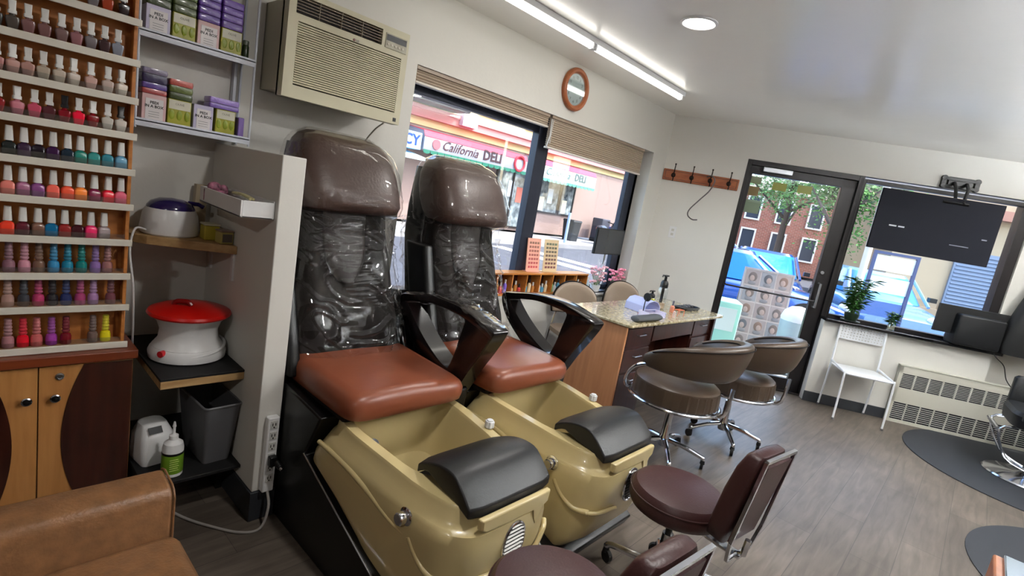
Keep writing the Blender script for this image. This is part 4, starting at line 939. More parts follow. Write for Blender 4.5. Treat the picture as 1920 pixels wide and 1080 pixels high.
def tub_stool(loc, rz, label, amid=0):
    t = thing('tub_stool', label, 'stool', loc, rz, 'large round stools with wraparound backs at the nail desk')
    star_base(t, .26, 5, .35, .12, .40)
    b = MB(); b.lathe([(.05, .392), (.22, .398), (.255, .405)], n=36); b.build('seat_pan', M['black'], t)
    b = MB(); b.lathe([(.235, .405), (.262, .410), (.268, .43), (.268, .498), (.262, .520), (.245, .533), (.15, .545), (.0001, .550)], n=56); s_ = b.build('seat', M['brown_vinyl'], t)
    b = MB(); rr_ = []
    for i in range(120):
        a = 2*PI*i/120; r = .270+.0022*math.sin(i*3.1)+.0015*math.sin(i*7.7); rr_.append((r, a))
    b.rings([[(r*math.cos(a), r*math.sin(a), .415) for r, a in rr_], [((r+.001)*math.cos(a), (r+.001)*math.sin(a), .46) for r, a in rr_], [((r-.002)*math.cos(a), (r-.002)*math.sin(a), .512) for r, a in rr_]], cap0=False, cap1=False); b.build('gathered_skirt', M['brown_vinyl'], s_)
    # chrome hoop: under the seat on the open side, rising into the backrest tips
    RR = .315
    b = MB(); b.tube([(.282*math.cos(a), .282*math.sin(a), .402) for a in [i*2*PI/56 for i in range(56)]], .0115, n=10, closed=True); b.build('chrome_hoop', M['chrome'], t)
    for sg in (-1, 1):
        q = [(r*math.cos(sg*da), r*math.sin(sg*da), z) for da, z, r in ((2.75, .402, .283), (2.5, .42, .305), (2.3, .48, .338), (2.12, .56, .350), (1.95, .62, .345), (1.72, .66, .330))]
        b = MB(); b.tube(q, .0115, n=10, smooth=4); b.build('hoop_arm', M['chrome'], t)
    # crescent backrest centred on +x
    rs = []
    for i in range(41):
        u = -1+2*i/40; a = u*1.85; w_ = math.cos(u*PI/2*.96)**.62; th = .014+.034*w_; hh = .016+.108*w_; zc = .655+.095*w_
        r0 = .325; ring = []
        for k in range(20):
            p = 2*PI*k/20; dr = th*math.copysign(abs(math.cos(p))**.7, math.cos(p)); dz = hh*math.copysign(abs(math.sin(p))**.7, math.sin(p))
            rad = r0+dr+.25*dz*w_; ring.append((rad*math.cos(a), rad*math.sin(a), zc+dz))
        rs.append(ring)
    b = MB(); b.rings(rs); bk = b.build('backrest', M['brown_vinyl'], t, ang=70)
    for sgn in (1, -1):
        b = MB(); pts = []
        for i in range(31):
            u = -.9+1.8*i/30; a = u*1.85; w_ = math.cos(u*PI/2*.96)**.62; th = .014+.034*w_; hh = .016+.108*w_; zc = .655+.095*w_
            dz = hh*.80; rad = .325+sgn*th*.93+.25*dz*w_; pts.append((rad*math.cos(a), rad*math.sin(a), zc+dz*1.0))
        b.tube(pts, .0035, n=6); b.build('backrest_piping', M['leather_dark'], bk)
    b = MB(); b.tube([(.10, 0, .40), (.25, 0, .395), (.33, 0, .43), (.345, 0, .60)], .013, n=8, smooth=3); b.build('back_support', M['chrome'], t)
    return t
tub_stool((3.19, 1.28, 0), R_(-92), 'nearer brown tub-back stool with chrome hoop at the nail desk')
tub_stool((3.91, 1.16, 0), R_(-90), 'farther brown tub-back stool with chrome hoop, toward the glass door')

# ------------------------------------------------------------ nail desk with things on it
DX0, DX1, DY0, DY1, DZT = 3.20, 4.80, 1.70, 2.25, .76
t = thing('nail_desk', 'manicure desk with beige granite top, orange wood side and dark cherry front', 'desk', (4.0, 1.98, 0))
o_ = (4.0, 1.98, 0)
p = [(3.185, 2.27), (3.200, 1.695), (3.215, 1.685), (4.74, 1.640), (4.79, 1.655), (4.80, 1.70), (4.80, 2.27)]
b = MB(o_); b.rings([[(x, y, .742) for x, y in p], [(x, y, .762) for x, y in p]]); b.build('granite_top', M['granite'], t, bevel=.005, smooth=False)
b = MB(o_); b.box(3.215, 3.235, 1.72, 2.24, .02, .741); b.build('side_panel', M['desk_wood'], t, bevel=.002)
b = MB(o_); b.box(4.73, 4.75, 1.70, 2.24, .02, .741); b.build('side_panel', M['cherry'], t, bevel=.002)
b = MB(o_); b.box(3.237, 3.62, 1.735, 2.05, .02, .741); b.build('left_pedestal', M['cherry'], t, bevel=.002)
b = MB(o_); b.box(4.35, 4.73, 1.735, 2.05, .02, .741); b.build('right_pedestal', M['cherry'], t, bevel=.002)
b = MB(o_); b.box(3.62, 4.35, 2.03, 2.05, .25, .741); b.build('modesty_panel', M['cherry'], t)
for x0, x1 in ((3.245, 3.61), (4.36, 4.72)):
    for z0, z1 in ((.58, .72), (.40, .56), (.05, .38)):
        b = MB(o_); b.box(x0, x1, 1.722, 1.7345, z0, z1); d = b.build('drawer' if z0 > .1 else 'door', M['cherry'], t, bevel=.003)
        b = MB(o_); b.tube([((x0+x1)/2-.05, 1.721, z1-.05), ((x0+x1)/2-.05, 1.70, z1-.05), ((x0+x1)/2+.05, 1.70, z1-.05), ((x0+x1)/2+.05, 1.721, z1-.05)], .004); b.build('handle', M['steel'], d)
b = MB(o_); b.box(3.63, 4.34, 1.722, 1.7345, .60, .72); d = b.build('drawer', M['cherry'], t, bevel=.003)
ZT = .7625
t = thing('hand_rest', 'long grey rolled hand cushion at the near edge of the desk', 'cushion', (3.52, 1.745, ZT), R_(-3))
b = MB(); b.rings([superring(0, w_, -.045, .045, 0, 2.5, 24, fn=lambda x, y, z: (x, y, z)) for w_ in (1,)] if False else [[(x, .042*k*math.cos(a), .022+.022*k*math.sin(a)) for a in [i*2*PI/20 for i in range(20)]] for x, k in ((-.17, .5), (-.165, .85), (-.14, 1), (.14, 1), (.165, .85), (.17, .5))]); b.build('pad', cm((.30, .31, .32), .6), t)
t = thing('nail_dryer', 'translucent lilac nail dryer hood on the desk behind the grey cushion', 'nail dryer', (3.84, 1.965, ZT), R_(-10))
b = MB(); prof = [(-.10, .0), (-.095, .06), (-.06, .095), (.0, .108), (.06, .095), (.095, .06), (.10, .0)]
inn = [(x*.93, z*.93) for x, z in reversed(prof)]
b.prism(prof+inn, -.10, .10, 'x', T=Matrix.Rotation(PI/2, 4, 'Z') @ Matrix.Identity(4)); b.build('hood', cm((.72, .74, .88), .25), t, bevel=.006)
b = MB(); b.box(-.095, .095, -.09, .09, 0, .008); b.build('base', cm((.80, .76, .84), .3), t)
t = thing('makeup_caddy', 'white slotted plastic basket on the desk in front of the lilac dryer', 'basket', (3.72, 1.81, ZT), R_(-8))
b = MB(); b.box(-.11, .11, -.05, .05, 0, .006); framebox(b, -.11, .11, 0, .045, .004, -.05, -.046)
for k in range(9): b.box(-.098+.0225*k, -.093+.0225*k, -.05, -.046, 0, .045)
framebox(b, -.11, .11, 0, .045, .004, .046, .05); b.box(-.11, -.106, -.05, .05, 0, .045); b.box(.106, .11, -.05, .05, 0, .045); b.build('basket_body', cm((.86, .84, .92), .35), t)
t = thing('desk_mirror', 'little black desk mirror on a red weighted foot on the desk', 'mirror stand', (3.66, 1.86, ZT+.0075), .2)
b = MB(); b.lathe([(.036, 0), (.038, .004), (.030, .010), (.0001, .012)], n=24); b.build('foot', M['red_pl'], t)
b = MB(); b.tube([(0, 0, .01), (.012, .004, .08), (.02, .004, .115), (.03, .0, .122)], .004, smooth=3); b.build('stem', M['black'], t)
b = MB(); b.lathe([(.0001, -.004), (.032, -.004), (.034, 0), (.032, .004), (.0001, .004)], n=24, T=Matrix.Translation((.035, 0, .135)) @ Matrix.Rotation(PI/2, 4, 'Y') @ Matrix.Rotation(.3, 4, 'X')); b.build('round_head', M['black'], t)
def pump(x, y, h, r, lab, liq, fill):
    t = thing('pump_bottle', lab, 'pump bottle', (x, y, ZT))
    b = MB(); b.lathe([(r*.95, 0), (r, .004), (r, h*.55), (r*.8, h*.62), (r*.35, h*.68)], n=24); b.build('clear_body', M['clear'], t)
    b = MB(); b.lathe([(r*.90, .004), (r*.92, .006), (r*.92, fill), (r*.90, fill+.001)], n=24); b.build('liquid', cm(liq, .2), t)
    b = MB(); b.lathe([(r*.80, h*.60), (r*.78, h*.74), (r*.60, h*.80), (r*.30, h*.82), (r*.25, h*.93)], n=18); b.box(-r*.9, r*.7, -r*.35, r*.35, h*.93, h*.97); b.tube([(-r*.6, 0, h*.95), (-r*1.3, 0, h*.96), (-r*1.5, 0, h*.92)], r*.16, n=8); b.cyl((0, 0, h*.1), (0, 0, h*.62), r*.3, n=12); b.build('pump_head', M['black'], t)
    return t
pump(4.19, 1.99, .30, .042, 'taller clear pump bottle with black head on the desk', (.70, .60, .50), .05)
pump(4.03, 2.00, .16, .033, 'short clear bottle of yellow liquid beside the tall pump bottle', (.72, .70, .15), .09)
t = thing('polish_bottle', 'coral bottle standing between the desk items near the wire stand', 'bottle', (4.16, 1.86, ZT))
b = MB(); b.lathe([(.016, 0), (.018, .003), (.018, .05), (.008, .06)], n=16); b.build('body', cm((.85, .55, .45), .2), t)
b = MB(); b.lathe([(.008, .06), (.007, .10)], n=12); b.build('cap', cm((.35, .35, .4)), t)
b = MB(); 
for x in (-.05, .05):
    for y in (-.02, .02): b.tube([(x, y, 0), (x*.9, y, .05)], .0025, n=6)
b.tube([(-.045, -.02, .05), (.045, -.02, .05), (.045, .02, .05), (-.045, .02, .05)], .0025, closed=True, n=6)
for k in range(5): b.tube([(-.04+.02*k, -.02, .05), (-.04+.02*k, .02, .05)], .002, n=6)
tag(b.build('wire_stand', cm((.85, .45, .30), .3, metal=.3), loc=(4.10, 1.77, ZT), rotz=-.1), 'coral wire rest for tools near the front edge of the desk', 'tool rest')
t = thing('tool_tray', 'dark oblong tray with glinting tools at the right of the desk', 'tray', (4.55, 1.90, ZT), R_(-4))
b = MB(); b.rings([rrect(-.15, .15, -.055, .055, .05, 0), rrect(-.16, .16, -.065, .065, .055, .022), rrect(-.15, .15, -.058, .058, .05, .022), rrect(-.14, .14, -.05, .05, .045, .006)]); b.build('tray_body', M['black'], t)
b = MB()
for k in range(4): b.cyl((-.10+.05*k, -.03, .026), (-.06+.05*k, .03, .030), .006, n=8)
b.build('tools', M['steel'], t)
b = MB(); b.lathe([(.010, 0), (.012, .02), (.010, .05), (.004, .055)], n=14); tag(b.build('lipstick_tube', cm((.85, .75, .72), .3), loc=(3.95, 1.74, ZT)), 'small pale tube standing near the front edge of the desk by the basket', 'tube')

# client chairs behind the desk
def client_chair(x, y, rz, lab):
    t = thing('client_chair', lab, 'chair', (x, y, 0), rz, 'taupe padded chairs behind the nail desk')
    b = MB(); rs = []
    for z, g in ((.43, .02), (.44, 0), (.475, 0), (.487, .02)): rs.append(superring(0, .205-g, -.20+g, .20-g, z, 4, 32))
    b.rings(rs); b.build('seat', M['taupe'], t)
    def bp(off, grow=0, k=1.0):
        r = []
        for i in range(25):
            u = i/24; a = PI*u; r.append(((.215+grow)*math.cos(a), .66+(.195+grow)*abs(math.sin(a))**.75))
        r += [(-.19-grow, .60-grow), (0, .59-grow), (.19+grow, .60-grow)]
        return [(x*k, .20+off-.05*(x*k/.2)**2, .70+(z-.70)*k) for x, z in r]
    b = MB(); b.rings([bp(-.026, -.012, k) for k in (.05, .35, .7, .93)]+[bp(-.022, -.010), bp(-.012, 0), bp(-.002, 0)]+[bp(-.002, 0, k) for k in (.6, .05)]); b.build('backrest', M['taupe'], t)
    b = MB(); b.rings([bp(0, .008, k) for k in (.05, .5)]+[bp(0, .008), bp(.014, .008)]+[bp(.014, .008, k) for k in (.5, .05)]); b.build('back_shell', M['leather_dark'], t)
    for sx_ in (-1, 1):
        for sy_ in (-1, 1):
            b = MB(); b.tube([(sx_*.17, sy_*.16, .44), (sx_*.20, sy_*.20, 0)] if sy_ < 0 else [(sx_*.12, .20, .66), (sx_*.17, .185, .44), (sx_*.20, .22, 0)], .010, n=8); b.build('leg', M['chrome'], t)
    return t
client_chair(3.62, 2.385, R_(-26), 'taupe padded chair behind the desk, nearer the window display shelf')
client_chair(4.42, 2.39, R_(-20), 'taupe padded chair behind the desk, nearer the room corner')
# ------------------------------------------------------------ window sill display
b = MB(); b.box(WX0+.002, WX1-.002, YW-.02, 2.80, WZ0-.02, WZ0); struct(b.build('trim_2', M['white'], bevel=.003))
ZS = WZ0+.0005
t = thing('cubby_shelf', 'orange wooden pigeonhole shelf on the window sill, filled with small bottles', 'shelf', (3.2, 2.74, ZS))
o_ = (3.2, 2.74, ZS); CX0, CX1 = 2.35, 4.06
b = MB(o_); b.box(CX0, CX1, 2.675, 2.795, .888, .902); b.build('top_board', M['orange_wood'], t, bevel=.002)
b = MB(o_); b.box(CX0, CX1, 2.68, 2.79, ZS, ZS+.012); b.build('bottom_board', M['orange_wood'], t, bevel=.002)
b = MB(o_); b.box(CX0, CX1, 2.782, 2.792, ZS+.012, .888); b.build('back_board', M['cherry'], t)
nc = 10
for k in range(nc+1):
    x = CX0+(CX1-CX0-.010)*k/nc; b = MB(o_); b.box(x, x+.010, 2.68, 2.782, ZS+.012, .888); b.build('divider', M['orange_wood'], t)
cols = [('pink', (.85, .6, .62)), ('mint green', (.55, .85, .55)), ('cream', (.85, .75, .6)), ('violet', (.45, .35, .7)), ('pale blue', (.6, .68, .78)), ('aqua', (.35, .62, .75)), ('red', (.8, .3, .3)), ('peach', (.9, .7, .55)), ('white', (.85, .85, .85)), ('amber', (.7, .45, .2))]
ci = 0
cnt = {}
for k in range(3, nc):
    x0 = CX0+(CX1-CX0-.010)*k/nc+.018
    for j in range(3):
        nm, c = cols[(k*3+j*7+ci) % 10]; h = .045+.012*((k+j*2) % 4); x = x0+.022+.046*j
        t = thing('display_bottle', '%s little bottle, %s in the %s pigeonhole from the right' % (nm, ['left', 'middle', 'right'][j], ['first', 'second', 'third', 'fourth', 'fifth', 'sixth', 'seventh'][nc-1-k]), 'bottle', (x, 2.715, ZS+.0125), group='little bottles in the sill pigeonholes')
        b = MB(); b.lathe([(.0145, 0), (.016, .002), (.016, h*.8), (.008, h)], n=14); b.build('body', cm(c, .2), t)
        b = MB(); b.lathe([(.0075, h), (.0075, h+.028)], n=12); b.build('cap', cm((.85, .84, .82) if (k+j) % 3 else (.15, .15, .18)), t)
def chart(x, w_, c1, c2, lab, ang):
    t = thing('colour_chart', lab, 'colour chart', (x, 2.745, .9025), 0)
    T = Matrix.Rotation(R_(ang), 4, 'X')
    b = MB(); b.box(-w_/2, w_/2, -.003, .003, 0, .275, T=T); b.box(-w_/2, w_/2, -.02, .04, 0, .004); b.build('board', cm(c1, .4), t)
    for j in range(4):
        for k in range(7):
            b = MB(); b.box(-w_/2+.018+j*(w_-.036)/4+.006, -w_/2+.018+(j+1)*(w_-.036)/4-.006, -.0055, -.003, .03+.033*k, .048+.033*k, T=T)
            f = (k*4+j)/28; b.build('colour_tip', cm((c2[0]*(1-.3*f), c2[1]*(.8+.3*f), c2[2]), .3), t)
    return t
chart(3.325, .165, (.96, .72, .64), (.85, .42, .38), 'salmon pink nail colour chart leaning in the window on the wooden shelf', -7)
chart(3.555, .19, (.90, .80, .64), (.55, .40, .34), 'cream nail colour chart with dark tips standing right of the pink chart', -7)
# small black screen hanging low in the right pane
t = thing('small_monitor', 'small black flat screen standing in the right end of the window', 'screen', (4.42, 2.74, ZS))
o_ = (4.42, 2.74, ZS)
b = MB(o_); b.box(4.15, 4.63, 2.73, 2.755, 1.085, 1.335); b.build('panel', M['black_m'], t, bevel=.004)
b = MB(o_); b.box(4.16, 4.62, 2.728, 2.7298, 1.095, 1.327); b.build('screen_glass', cm((.16, .17, .19), .25), t)
b = MB(o_); b.cyl((4.39, 2.76, ZS+.01), (4.39, 2.76, 1.15), .012); b.build('stand_post', M['steel'], t)
b = MB(o_); b.lathe([(.09, 0), (.09, .008), (.02, .012)], c=(4.39, 2.745, ZS), n=28, sy=.45); b.build('stand_foot', M['steel'], t)
# pink flowers and dried twigs
def flowers(x, y, z, R, n, c, lab, seed, twigs=0):
    random.seed(seed); t = thing('artificial_flowers', lab, 'flowers', (x, y, z))
    b = MB(); b.lathe([(.035, 0), (.045, .01), (.05, .07), (.044, .07), (.040, .012), (.0001, .010)], n=20); b.build('pot', M['white_pl'], t)
    b = MB(); heads = []
    for k in range(n):
        a = random.uniform(0, 2*PI); r = R*math.sqrt(random.random()); h = .10+random.random()*R*1.1; q = (r*math.cos(a), r*math.sin(a)*.45, h); heads.append(q)
        b.tube([(0, 0, .04), (q[0]*.5, q[1]*.5, h*.6), q], .0015, n=5)
    b.build('stems', cm((.55, .62, .45)), t)
    for q in heads:
        b = MB()
        for j in range(5):
            a = j*2*PI/5+random.random(); b.sphere((q[0]+.011*math.cos(a), q[1]+.011*math.sin(a)*.6, q[2]+random.uniform(-.004, .006)), .0135, 1, .7, .7, n=4)
        b.build('blossom', cm(c, .5), t)
    if twigs:
        b = MB()
        for k in range(twigs):
            a = random.uniform(-1, 1); top = (a*.16, random.uniform(-.02, .03), random.uniform(.22, .33))
            b.tube([(0, 0, .05), (top[0]*.4, top[1], top[2]*.5), top], .0018, n=5, smooth=2)
            for j in range(4):
                u = .5+.12*j; p = (top[0]*u, top[1]*u, top[2]*u); b.tube([p, (p[0]+random.uniform(-.04, .04), p[1], p[2]+.04)], .0012, n=4)
        b.build('twigs', cm((.85, .85, .86)), t)
    return t
flowers(4.27, 2.72, ZS, .13, 40, (.95, .74, .78), 'pale pink artificial blossoms with white twigs on the sill below the small screen', 3, 12)
flowers(4.62, 2.715, ZS, .12, 42, (.96, .60, .70), 'deeper pink artificial flowers at the right end of the sill', 5)
t = thing('picture_card', 'small white framed card standing on the sill right of the wooden shelf', 'card', (4.108, 2.70, ZS), .1)
b = MB(); T = Matrix.Rotation(R_(-8), 4, 'X'); b.box(-.045, .045, -.003, .003, 0, .14, T=T); b.build('card', M['white_pl'], t)
b = MB(); b.box(-.033, .033, -.0045, -.003, .03, .12, T=T); b.build('printed_panel', cm((.65, .75, .80)), t)
b = MB(); b.box(2.72, 2.80, 2.669, 2.6729, .33, .45); tag(b.build('wall_vent_plate', cm((.45, .45, .45), .5), bevel=.001), 'grey square plate low on the white wall behind the farther chair armrest', 'plate')

# ------------------------------------------------------------ entrance side: radiator, chair, plants, tv
t = thing('radiator_cover', 'long cream convector radiator cover under the entrance window', 'radiator', W(3.5, -.125, 0), FROT)
RO = (3.5, -.125, 0)
x0, x1, H_ = 2.53-3.5, 1.35, .555
b = MB(); rows = 1
ug0, ug1, lg0, lg1 = .345, .485, .03, .20
b.box(x0, x1, -.025, .02, lg1, ug0); b.box(x0, x1, -.025, .02, ug1, H_); b.box(x0, x1, -.025, .02, 0, lg0)
b.box(x0, x0+.03, -.025, .02, 0, H_); b.box(x1-.03, x1, -.025, .02, 0, H_); b.box(x0, x1, .0, .02, 0, H_)
b.build('cabinet', mat('radiator_cream', (.78, .77, .72), .4), t, bevel=.0)
b = MB(); b.box(x0-.004, x1+.004, -.030, .022, H_, H_+.012); b.build('top_cap', mat('radiator_cream_top', (.78, .77, .72), .4), t, bevel=.003)
b = MB(); b.box(x0+.03, x1-.03, -.012, -.008, ug0, ug1); b.box(x0+.03, x1-.03, -.012, -.008, lg0, lg1); b.build('dark_recess', cm((.16, .15, .20), .6), t)
b = MB(); cell = .118; n = int((x1-x0-.06)/cell)
for k in range(n+1):
    x = x0+.03+cell*k
    b.box(x-.006, x+.006, -.024, -.012, ug0, ug1); b.box(x-.004, x+.004, -.024, -.012, lg0, lg1)
for z0, z1 in ((ug0, ug1), (lg0, lg1)):
    m_ = 9
    for j in range(1, m_):
        z = z0+(z1-z0)*j/m_; P_ = []
        xx = x0+.03; i = 0
        b.box(x0+.03, x1-.03, -.022, -.014, z-.0022, z+.0022)
b.build('grille', mat('radiator_grille', (.76, .75, .72), .4), t)

def steel_chair():
    t = thing('white_metal_chair', 'white metal chair with perforated back against the entrance window wall', 'chair', W(2.14, -.335, 0), FROT)
    wt = mat('white_powder_coat', (.93, .94, .95), .35)
    b = MB(); rs = []
    b.rings([[(x, y, z) for x, y, z in rrect(-.20, .20, -.20, .19, .04, .435)], [(x, y, z) for x, y, z in rrect(-.205, .205, -.205, .195, .045, .445)], [(x, y, z) for x, y, z in rrect(-.19, .19, -.19, .18, .04, .449)]]); b.build('seat', wt, t)
    # side frames: rear leg runs up to the back, front leg bends out of the seat
    for s in (-1, 1):
        b = MB(); b.tube([(s*.205, .20, 0), (s*.205, .170, .44), (s*.200, .200, .80), (s*.195, .203, .83)], .009, n=10, smooth=3); b.build('leg', wt, t)
        b = MB(); b.tube([(s*.205, -.20, 0), (s*.205, -.178, .41), (s*.205, -.15, .445), (s*.205, .0, .46), (s*.205, .170, .475)], .009, n=10, smooth=4); b.build('leg', wt, t)
    # perforated top band as a lattice
    b = MB(); zb0, zb1 = .70, .83
    for k in range(15):
        x = -.19+.38*k/14; b.box(x-.0085, x+.0085, .203, .208, zb0, zb1)
    for k in range(6):
        z = zb0+(zb1-zb0)*k/5; b.box(-.19, .19, .203, .208, z-.008, z+.008)
    b.build('perforated_band', wt, t)
    for s in (-1, 1):
        for y in (-.20, .20):
            b = MB(); b.cyl((s*.205, y, 0), (s*.205, y, .018), .012, n=10); b.build('foot_cap', M['grey_pl'], t)
    return t
steel_chair()

def plant(s, o, h, n, R, lab, vase):
    random.seed(int(s*100)); P_ = W(s, o, WB+.0085); t = thing('potted_plant', lab, 'potted plant', P_)
    if vase:
        b = MB(); b.lathe([(.030, 0), (.034, .004), (.034, .05), (.026, .075), (.030, .085), (.027, .085), (.023, .075), (.031, .05), (.031, .006), (.0001, .006)], n=22); b.build('vase', thin_glass('vase_glass', (.9, .92, .9), .0, 1, .12), t)
        b = MB(); b.lathe([(.029, .007), (.030, .04), (.001, .042)], n=18); b.build('pebbles', cm((.80, .80, .76), .5, bump=.6, bscale=70), t); z0 = .04
    else:
        b = MB(); b.lathe([(.075, 0), (.085, .008), (.085, .016), (.0001, .016)], n=26); b.build('saucer', cm((.12, .14, .12), .3), t)
        b = MB(); b.lathe([(.050, .016), (.062, .06), (.064, .085), (.058, .085), (.054, .07), (.0001, .07)], n=26); b.build('pot', cm((.10, .16, .10), .3), t); z0 = .07
    b = MB(); b2 = MB()
    for k in range(n):
        a = random.uniform(0, 2*PI); r = R*random.uniform(.3, 1); hh = h*random.uniform(.55, 1); x, y = r*math.cos(a), r*math.sin(a)*.7
        pts = catmull([Vector((x*.15, y*.15, z0)), Vector((x*.4, y*.4, z0+hh*.5)), Vector((x*.8, y*.8, z0+hh*.9)), Vector((x, y, z0+hh))], 4); b.tube(pts, .0022, n=5)
        for j in range(16):
            i = 2+int(j*(len(pts)-3)/16); p = pts[i]; la = random.uniform(0, 2*PI); L = random.uniform(.07, .12)*(h/.33)**.4
            d = Vector((math.cos(la), math.sin(la), random.uniform(-.1, .7))).normalized(); sd_ = d.cross(Vector((0, 0, 1))).normalized()*L*.13; dr = Vector((0, 0, -L*.25))
            v = [p, p+d*L*.45+sd_, p+d*L+dr, p+d*L*.45-sd_]; up = Vector((0, 0, .0012))
            b2.rings([[q for q in v], [q+up for q in v]])
    b.build('stems', cm((.30, .42, .20)), t); b2.build('leaves', M['leaf'], t, smooth=False)
    return t
plant(2.03, -.06, .36, 20, .17, 'bushy green bamboo plant in a dark pot on the black sill beside the door', False)
plant(2.385, -.07, .13, 7, .06, 'small leafy sprig in a clear pebble filled vase on the sill', True)

# big tv hanging in front of the entrance window from a ceiling arm
TVs0, TVs1, TVz0, TVz1, TVo = 1.915, 2.885, 1.585, 2.130, -.25
t = thing('wall_television', 'large dark flat television hanging in front of the entrance window', 'television', W(2.40, TVo, 1.86), FROT)
hw = (TVs1-TVs0)/2; hh = (TVz1-TVz0)/2
b = MB(); b.box(-hw, hw, -.0, .028, -hh, hh); b.build('panel', mat('tv_casing', (.085, .09, .125), .7, spec=.2), t, bevel=.004)
b = MB(); b.box(-hw+.008, hw-.008, .0285, .030, -hh+.012, hh-.008); b.build('screen_glass', cm((.05, .055, .07), .12), t)
b = MB(); b.box(-.36, -.300, -.0015, -.0, -.052, -.040); b.box(-.285, -.235, -.0015, 0, -.052, -.040); b.build('port_labels', cm((.80, .82, .85)), t)
b = MB(); b.box(.15, .30, -.0015, 0, -.135, -.128); b.box(.38, .42, -.0015, 0, -.05, -.04); b.build('fine_print', cm((.55, .57, .62)), t)
t = thing('tv_mount', 'black steel bracket of the hanging television, above the window frame', 'tv bracket', W(2.60, -.02, 2.29), FROT)
b = MB()
b.box(-.14, .14, -.012, .019, .018, .048); b.box(-.14, .14, -.012, .019, -.048, -.022); b.box(-.10, .10, -.008, .019, -.05, .05)
for s in (-1, 1): b.cyl((s*.135, -.012, .035), (s*.135, .015, .035), .024, n=16); b.cyl((s*.135, -.012, -.035), (s*.135, .015, -.035), .022, n=16); b.box(s*.135-.02, s*.135+.02, -.01, .015, -.03, .03)
b.build('wall_plate', M['black'], t, bevel=.003)
b = MB(); b.tube([(-.05, -.01, 0), (-.08, -.12, -.06), (-.10, -.22, -.20)], .014, n=8); b.tube([(.05, -.01, 0), (.02, -.12, -.06), (-.05, -.24, -.20)], .014, n=8); b.tube([(.0, -.23, -.20), (-.2, -.23, -.20)], .013, n=8); b.build('arm', M['black'], t)

smon = t = thing('sill_monitor', 'small black monitor standing on the sill in front of the radiator end', 'monitor', W(3.0, -.11, .8585), FROT)
b = MB(); b.box(-.30, .36, -.012, .018, .085, .345); b.build('panel', M['black_m'], t, bevel=.004)
b = MB(); b.box(-.29, .35, .0182, .0195, .095, .335); b.build('screen_glass', cm((.06, .065, .08), .12), t)
b = MB(); b.cyl((0, 0, .006), (0, 0, .12), .016); b.build('stand_post', M['black'], t)
b = MB(); b.rings([rrect(-.10, .10, -.05, .05, .02, 0), rrect(-.095, .095, -.045, .045, .02, .008)]); b.build('stand_foot', M['black'], t)

# black salon chairs at the right edge
def salon_chair(P_, rz, lab, hz=0):
    t = thing('salon_chair', lab, 'salon chair', P_, rz, 'black hydraulic salon chairs on round mats')
    bl = M['black_leather'] = M.get('black_leather') or mat('black_leather', (.04, .045, .06), .5, bump=.1, bscale=90)
    b = MB(); b.lathe([(.29, 0), (.295, .006), (.285, .016), (.10, .035), (.055, .06), (.05, .20)], n=48); b.build('base_plate', M['chrome'], t)
    b = MB(); b.cyl((0, 0, .15), (0, 0, .42), .030); b.build('hydraulic_post', M['chrome'], t)
    b = MB(); b.rings([superring(0, w_, -.25+g, .24-g, z, 6, 40) for z, w_, g in ((.42, .24, .02), (.43, .26, 0), (.52, .265, -.01), (.55, .25, .01))]); b.build('seat', bl, t)
    T = Matrix.Translation((0, .22, .52)) @ Matrix.Rotation(R_(-10), 4, 'X')
    b = MB(); b.rings([superring(0, w_, -.03, .06, z, 5, 40) for z, w_ in ((0, .23), (.03, .25), (.40, .25), (.50, .235), (.54, .20))], T=T); b.build('backrest', bl, t)
    for s in (-1, 1):
        b = MB(); b.rings([superring(s*.30, .042, -.22, .20, z, 5, 28) for z in (.50, .52, .73)]+[superring(s*.30, .03, -.20, .18, .75, 5, 28)]); b.build('armrest', bl, t)
    b = MB()
    for s in (-1, 1): b.tube([(s*.17, -.18, .42), (s*.18, -.30, .37), (s*.10, -.20, .15), (s*.05, -.05, .08)], .010, n=8, smooth=3)
    b.tube([(-.185, -.31, .37), (.185, -.31, .37)], .016, n=8); b.build('footrest', M['chrome'], t)
    return t
b = MB(); b.box(-.185, .19, -.075, .10, 0, .285, bev=.02); tag(b.build('black_case', mat('case_black', (.04, .045, .06), .55), loc=W(3.03, -.13, .859), rotz=FROT), 'bulky black case standing on the sill in front of the small monitor', 'case')
b = MB(); rs = []
for z, w_, dx in ((0, .14, .02), (.08, .16, .02), (.25, .15, .03), (.45, .125, .05), (.62, .10, .07), (.74, .07, .09), (.80, .03, .10)): rs.append(superring(dx, w_*1.25, -.10, .08, z, 3, 28))
b.rings(rs); tag(b.build('black_bag', M['black_m'], loc=W(3.40, -.14, .859), rotz=FROT), 'tall slumped black bag at the right end of the sill', 'bag')
b = MB(); b.tube([(0, 0, 0), (.02, -.04, -.04), (.10, -.03, -.10), (.16, -.02, -.22), (.25, 0, -.30)], .004, smooth=4); b.build('power_cord', M['black'], smon, loc=(.2, -.05, -.008))
salon_chair(W(3.22, -.98, .008), R_(188), 'black salon chair on chrome disc, cut by the right edge')
def floormat(s, o, r, lab, clip=None):
    t = MB(); P_ = []
    for i in range(96):
        a = 2*PI*i/96; P_.append((r*math.cos(a), min(r*math.sin(a), clip-o if clip is not None else 9)))
    t.rings([[(x, y, .0005) for x, y in P_], [(x, y, .006) for x, y in P_], [(x*.985, y*.985, .0075) for x, y in P_]])
    tag(t.build('salon_floor_mat', M['mat'], loc=W(s, o, 0), rotz=FROT), lab, 'floor mat', 'round anti-fatigue mats')
floormat(3.3, -.95, .885, 'large round charcoal mat beneath the black salon chair by the radiator', -.16)
floormat(2.78, -2.80, .87, 'round charcoal mat nearest the viewer, at the lower right edge')
t = thing('station_cart', 'wood sided salon cart with a glossy silver top in the bottom right corner', 'cart', (1.75, -.42, 0))
